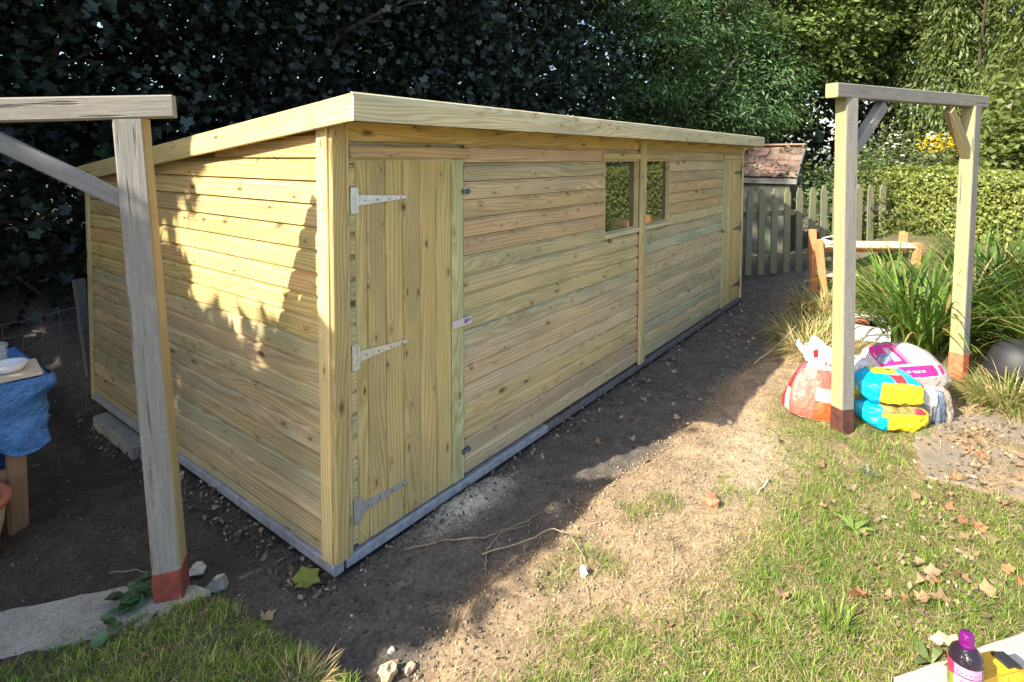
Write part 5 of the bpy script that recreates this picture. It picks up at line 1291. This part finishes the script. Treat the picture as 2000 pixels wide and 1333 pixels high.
def stick(label, pts, r, col=(.26, .19, .12), taper=.4):
    b = MB(); P = [Vector((x, y, float(H(x, y))+h)) for x, y, h in pts]
    Q = []
    for i in range(len(P)-1):
        for k in range(4): Q.append(P[i].lerp(P[i+1], k/4)+Vector((0, 0, .004*math.sin(i*3+k*1.9))))
    Q.append(P[-1]); b.tube(Q, [r*(1-(1-taper)*i/(len(Q)-1)) for i in range(len(Q))], 6)
    tag(b.obj('twig', m_simple('twig_bark', col, .85, .3, 60), None, True), label, 'twig')
stick('long bare twig lying across the soil before the shed door', [(.25, -.16, .008), (.40, -.27, .01), (.52, -.41, .014), (.62, -.44, .02), (.74, -.50, .03), (.80, -.53, .05)], 0.0036)
stick('forked twig crossing under the long bare twig', [(.36, -.55, .008), (.47, -.46, .016), (.58, -.46, .03), (.74, -.52, .02)], 0.0032)
stick('curved thin stem arching over the lip of the bank', [(.44, -.46, .01), (.62, -.60, .05), (.66, -.68, .05), (.63, -.80, .05), (.56, -.92, .02), (.47, -.97, .008)], 0.0030, (.36, .28, .17))
stick('thin forked stem lying on the dry bank below the white stone', [(.47, -.98, .006), (.40, -1.03, .008), (.31, -1.00, .006)], 0.0024, (.38, .28, .18))
stick('pale straight stick lying on the patchy lawn', [(1.72, -1.36, .008), (1.64, -1.36, .01), (1.55, -1.35, .006)], 0.0060, (.48, .42, .32), .8)
stick('short dark stick on the sandy patch of lawn', [(1.50, -1.22, .006), (1.46, -1.28, .008)], 0.0045, (.10, .08, .06), .8)
stick('bleached dead stem sticking out of the straw tussock', [(3.70, -.78, .02), (3.98, -.92, .10), (4.2, -1.02, .2)], 0.0045, (.50, .45, .36))
stick('thin branched twig on the soil left of the grey arch post', [(-.62, .75, .008), (-.55, .66, .02), (-.50, .55, .01)], 0.0030, (.30, .25, .18))

# --- weeds
def weed(name, label, x, y, n, ln, wd, col, seed, flat=1.1):
    rng = np.random.default_rng(seed); z = float(H(x, y)); t = thing(name, label, 'weed', (x, y, z)); me = None
    for i in range(n):
        a = i*2.4+rng.normal()*.3; s = ln*rng.uniform(.7, 1.2); T = np.array([(0, 0, 0), (.16, .35, .04), (.24, .62, .05), (.14, .88, .02), (0, 1, 0), (-.14, .88, .02), (-.24, .62, .05), (-.16, .35, .04)])
        T = T*np.array([wd/ln*2, 1, 1]); F = [(0, 1, 7), (1, 2, 6, 7), (2, 3, 5, 6), (3, 4, 5)]
        T[:, 2] += .5*np.sin(T[:, 1]*2.4)*(1.4-flat)+.12*np.abs(T[:, 0])
        m = bpy.data.meshes.new('leaf'); m.from_pydata([tuple(v) for v in T], [], F); m.materials.append(LEAFO); m.update()
        k = 1+.2*rng.normal(); place('leaf', m, t, Matrix.Rotation(a, 4, 'Z') @ Matrix.Rotation(rng.uniform(.05, .4), 4, 'X') @ Matrix.Scale(s, 4), tuple(np.clip(np.array(col)*k, .02, .6)))
    return t
weed('dandelion', 'light green dandelion rosette in the middle of the sunny lawn', 1.47, -1.78, 11, .085, .022, (.17, .26, .05), 3)
weed('broadleaf_weed', 'broad leaved weed drooping over the edge of the paving slab', .83, -2.07, 6, .075, .028, (.12, .16, .05), 4, .9)
weed('grey_weed', 'grey green weed standing in the lawn near the concrete patch', 2.03, -1.78, 10, .07, .012, (.16, .20, .13), 5, .5)
t = thing('creeping_weed', 'dark green round leaved weed creeping over the concrete strip', 'weed', (-.70, .27, .1)); rng = np.random.default_rng(9)
me = bpy.data.meshes.new('leaf'); ang = np.linspace(0, 2*math.pi, 9)[:-1]; me.from_pydata([(0, 0, -.06)]+[(.5*math.sin(a)*(1+.1*math.cos(3*a)), .5*math.cos(a), .05) for a in ang], [], [(0, i, i % 8+1) for i in range(1, 9)]); me.materials.append(LEAFO); me.update()
for i in range(34):
    u = rng.random(); x, y = -.79+.22*u+rng.normal()*.035, .30-.02*u+.10*(u)+rng.normal()*.035
    k = 1+.25*rng.normal()
    place('leaf', me, t, Matrix.Translation((x+.70, y-.27, .015+.03*rng.random())) @ Matrix.Rotation(rng.random()*6.28, 4, 'Z') @ Matrix.Rotation(rng.uniform(-.5, .5), 4, 'X') @ Matrix.Scale(rng.uniform(.035, .06), 4), tuple(np.clip(np.array((.055, .115, .055))*k, .02, .3)))

# --- the trees on the left, out of view, whose crowns shade the left of the garden
SX, SY = SUN.x/SUN.z, SUN.y/SUN.z
def in_poly(y, z, poly):
    r = np.zeros(len(y), bool); j = len(poly)-1
    for i in range(len(poly)):
        (a, b), (c, d) = poly[i], poly[j]
        k = ((b > z) != (d > z)) & (y < (c-a)*(z-b)/((d-b) if d != b else 1e-9)+a); r ^= k; j = i
    return r
LITWALL = [(-.12, 2.2), (1.32, 2.2), (1.24, 1.62), (1.52, 1.50), (1.72, 1.28), (1.42, 1.12), (1.10, .88), (.72, .80), (.46, .88), (.40, 1.0), (.12, 1.56), (.075, 1.56), (.055, .72), (-.12, .72)]  # chosen sunlit outline on the end wall; the unseen crowns are cut to it
def lets_sun(P):
    """False for sprays cut away so chosen patches of wall and lawn stay sunlit"""
    t = -P[:, 0]/(-SX); y = P[:, 1]-SY*t; z = P[:, 2]-t                      # where the ray meets the end wall
    hit = (y > -.05) & (y < 3.0) & (z > 0) & (z < 2.1)
    lit = in_poly(y, z, LITWALL)
    for cy, cz, ry, rz in ((1.47, .33, .13, .16), (.80, .42, .07, .12), (1.05, .45, .05, .10), (1.75, .95, .09, .07)):
        lit |= ((y-cy)/ry)**2+((z-cz)/rz)**2 < 1
    roof = (z > 1.85) & (z < 2.25) & (y > -.4) & (y < 1.0)
    t = P[:, 2]-.08; gx = P[:, 0]-SX*t; gy = P[:, 1]-SY*t                   # where it meets the ground
    edge = np.interp(gx, [-1.2, -.5, -.40, -.2, .05, .4, .8, 1.4, 2.1, 3.0], [-.55, -.42, -.36, -.47, -.60, -.62, -.60, -.63, -.72, -.4])
    gl = (~((y > -.05) & (z > 0) & (z < 2.1) & (y < 3))) & (gy < edge) & (gy > -8)
    t = (-.72-P[:, 0])/(-SX); by = P[:, 1]-SY*t; bz = P[:, 2]-t             # the beam of the grey arch
    bm = (t > 0) & (by > .0) & (by < .75) & (bz > 1.62) & (bz < 2.2)
    return ~((hit & lit) | (roof & lit | roof) | gl | bm)
GL = 'shade trees to the left'
plant('beech_tree', 'low spreading beech whose crown shades the left of the garden', 'tree', (-3.9, 2.2, 0), [bl(-3.6, 1.6, 2.2, 1.2, 1.8, 1.7), bl(-3.8, 3.2, 2.6, 1.3, 1.8, 2.0), bl(-4.2, 2.4, 4.4, 1.5, 2.2, 2.0), bl(-4.2, 3.6, 5.6, 1.6, 2.2, 2.0)],
      15000, .20, T_DIAMOND, (.05, .09, .03), group=GL, cl_r=.30, per=12, trunk=.16, limbs=0, keep=lets_sun, seed=40)
plant('lime_tree', 'tall lime behind the beech, shading the sycamores', 'tree', (-6.0, 7.4, 0), [bl(-5.6, 6.6, 4.5, 2.4, 2.6, 3.0), bl(-6.0, 8.0, 8.0, 2.8, 3.0, 3.2), bl(-6.0, 6.4, 10.0, 2.6, 2.6, 3.0), bl(-6.2, 7.6, 12.6, 2.4, 2.8, 2.4), bl(-5.6, 9.8, 6.0, 2.4, 2.6, 3.4)],
      12000, .34, T_DIAMOND, (.05, .09, .03), group=GL, cl_r=.5, per=12, trunk=.25, limbs=0, keep=lets_sun, seed=41)
plant('ash_tree', 'tall ash furthest back beside the lime', 'tree', (-4.6, 12.4, 0), [bl(-4.4, 12, 4.5, 2.6, 2.6, 3.4), bl(-4.8, 11.6, 9.0, 2.8, 2.8, 3.6), bl(-4.4, 12.6, 12.8, 2.4, 2.4, 2.6)],
      7000, .36, T_DIAMOND, (.05, .09, .03), group=GL, cl_r=.5, per=12, trunk=.25, limbs=0, keep=lets_sun, seed=42)
# garden trees right of the view, seen in the window panes
plant('garden_tree', 'round leafy tree right of the hedge, seen in the window panes', 'tree', (9.6, -6.2, .3), [bl(9.2, -5.6, 1.8, 1.2, 1.0, 1.2), bl(9.8, -6.2, 3.2, 1.6, 1.4, 1.6), bl(10.6, -5.2, 2.4, 1.2, 1.1, 1.4), bl(8.2, -6.8, 2.4, 1.4, 1.2, 1.6)],
      9000, .13, T_DIAMOND, (.085, .13, .04), cl_r=.22, per=14, trunk=.14, limbs=5, seed=44, yellow=.4)
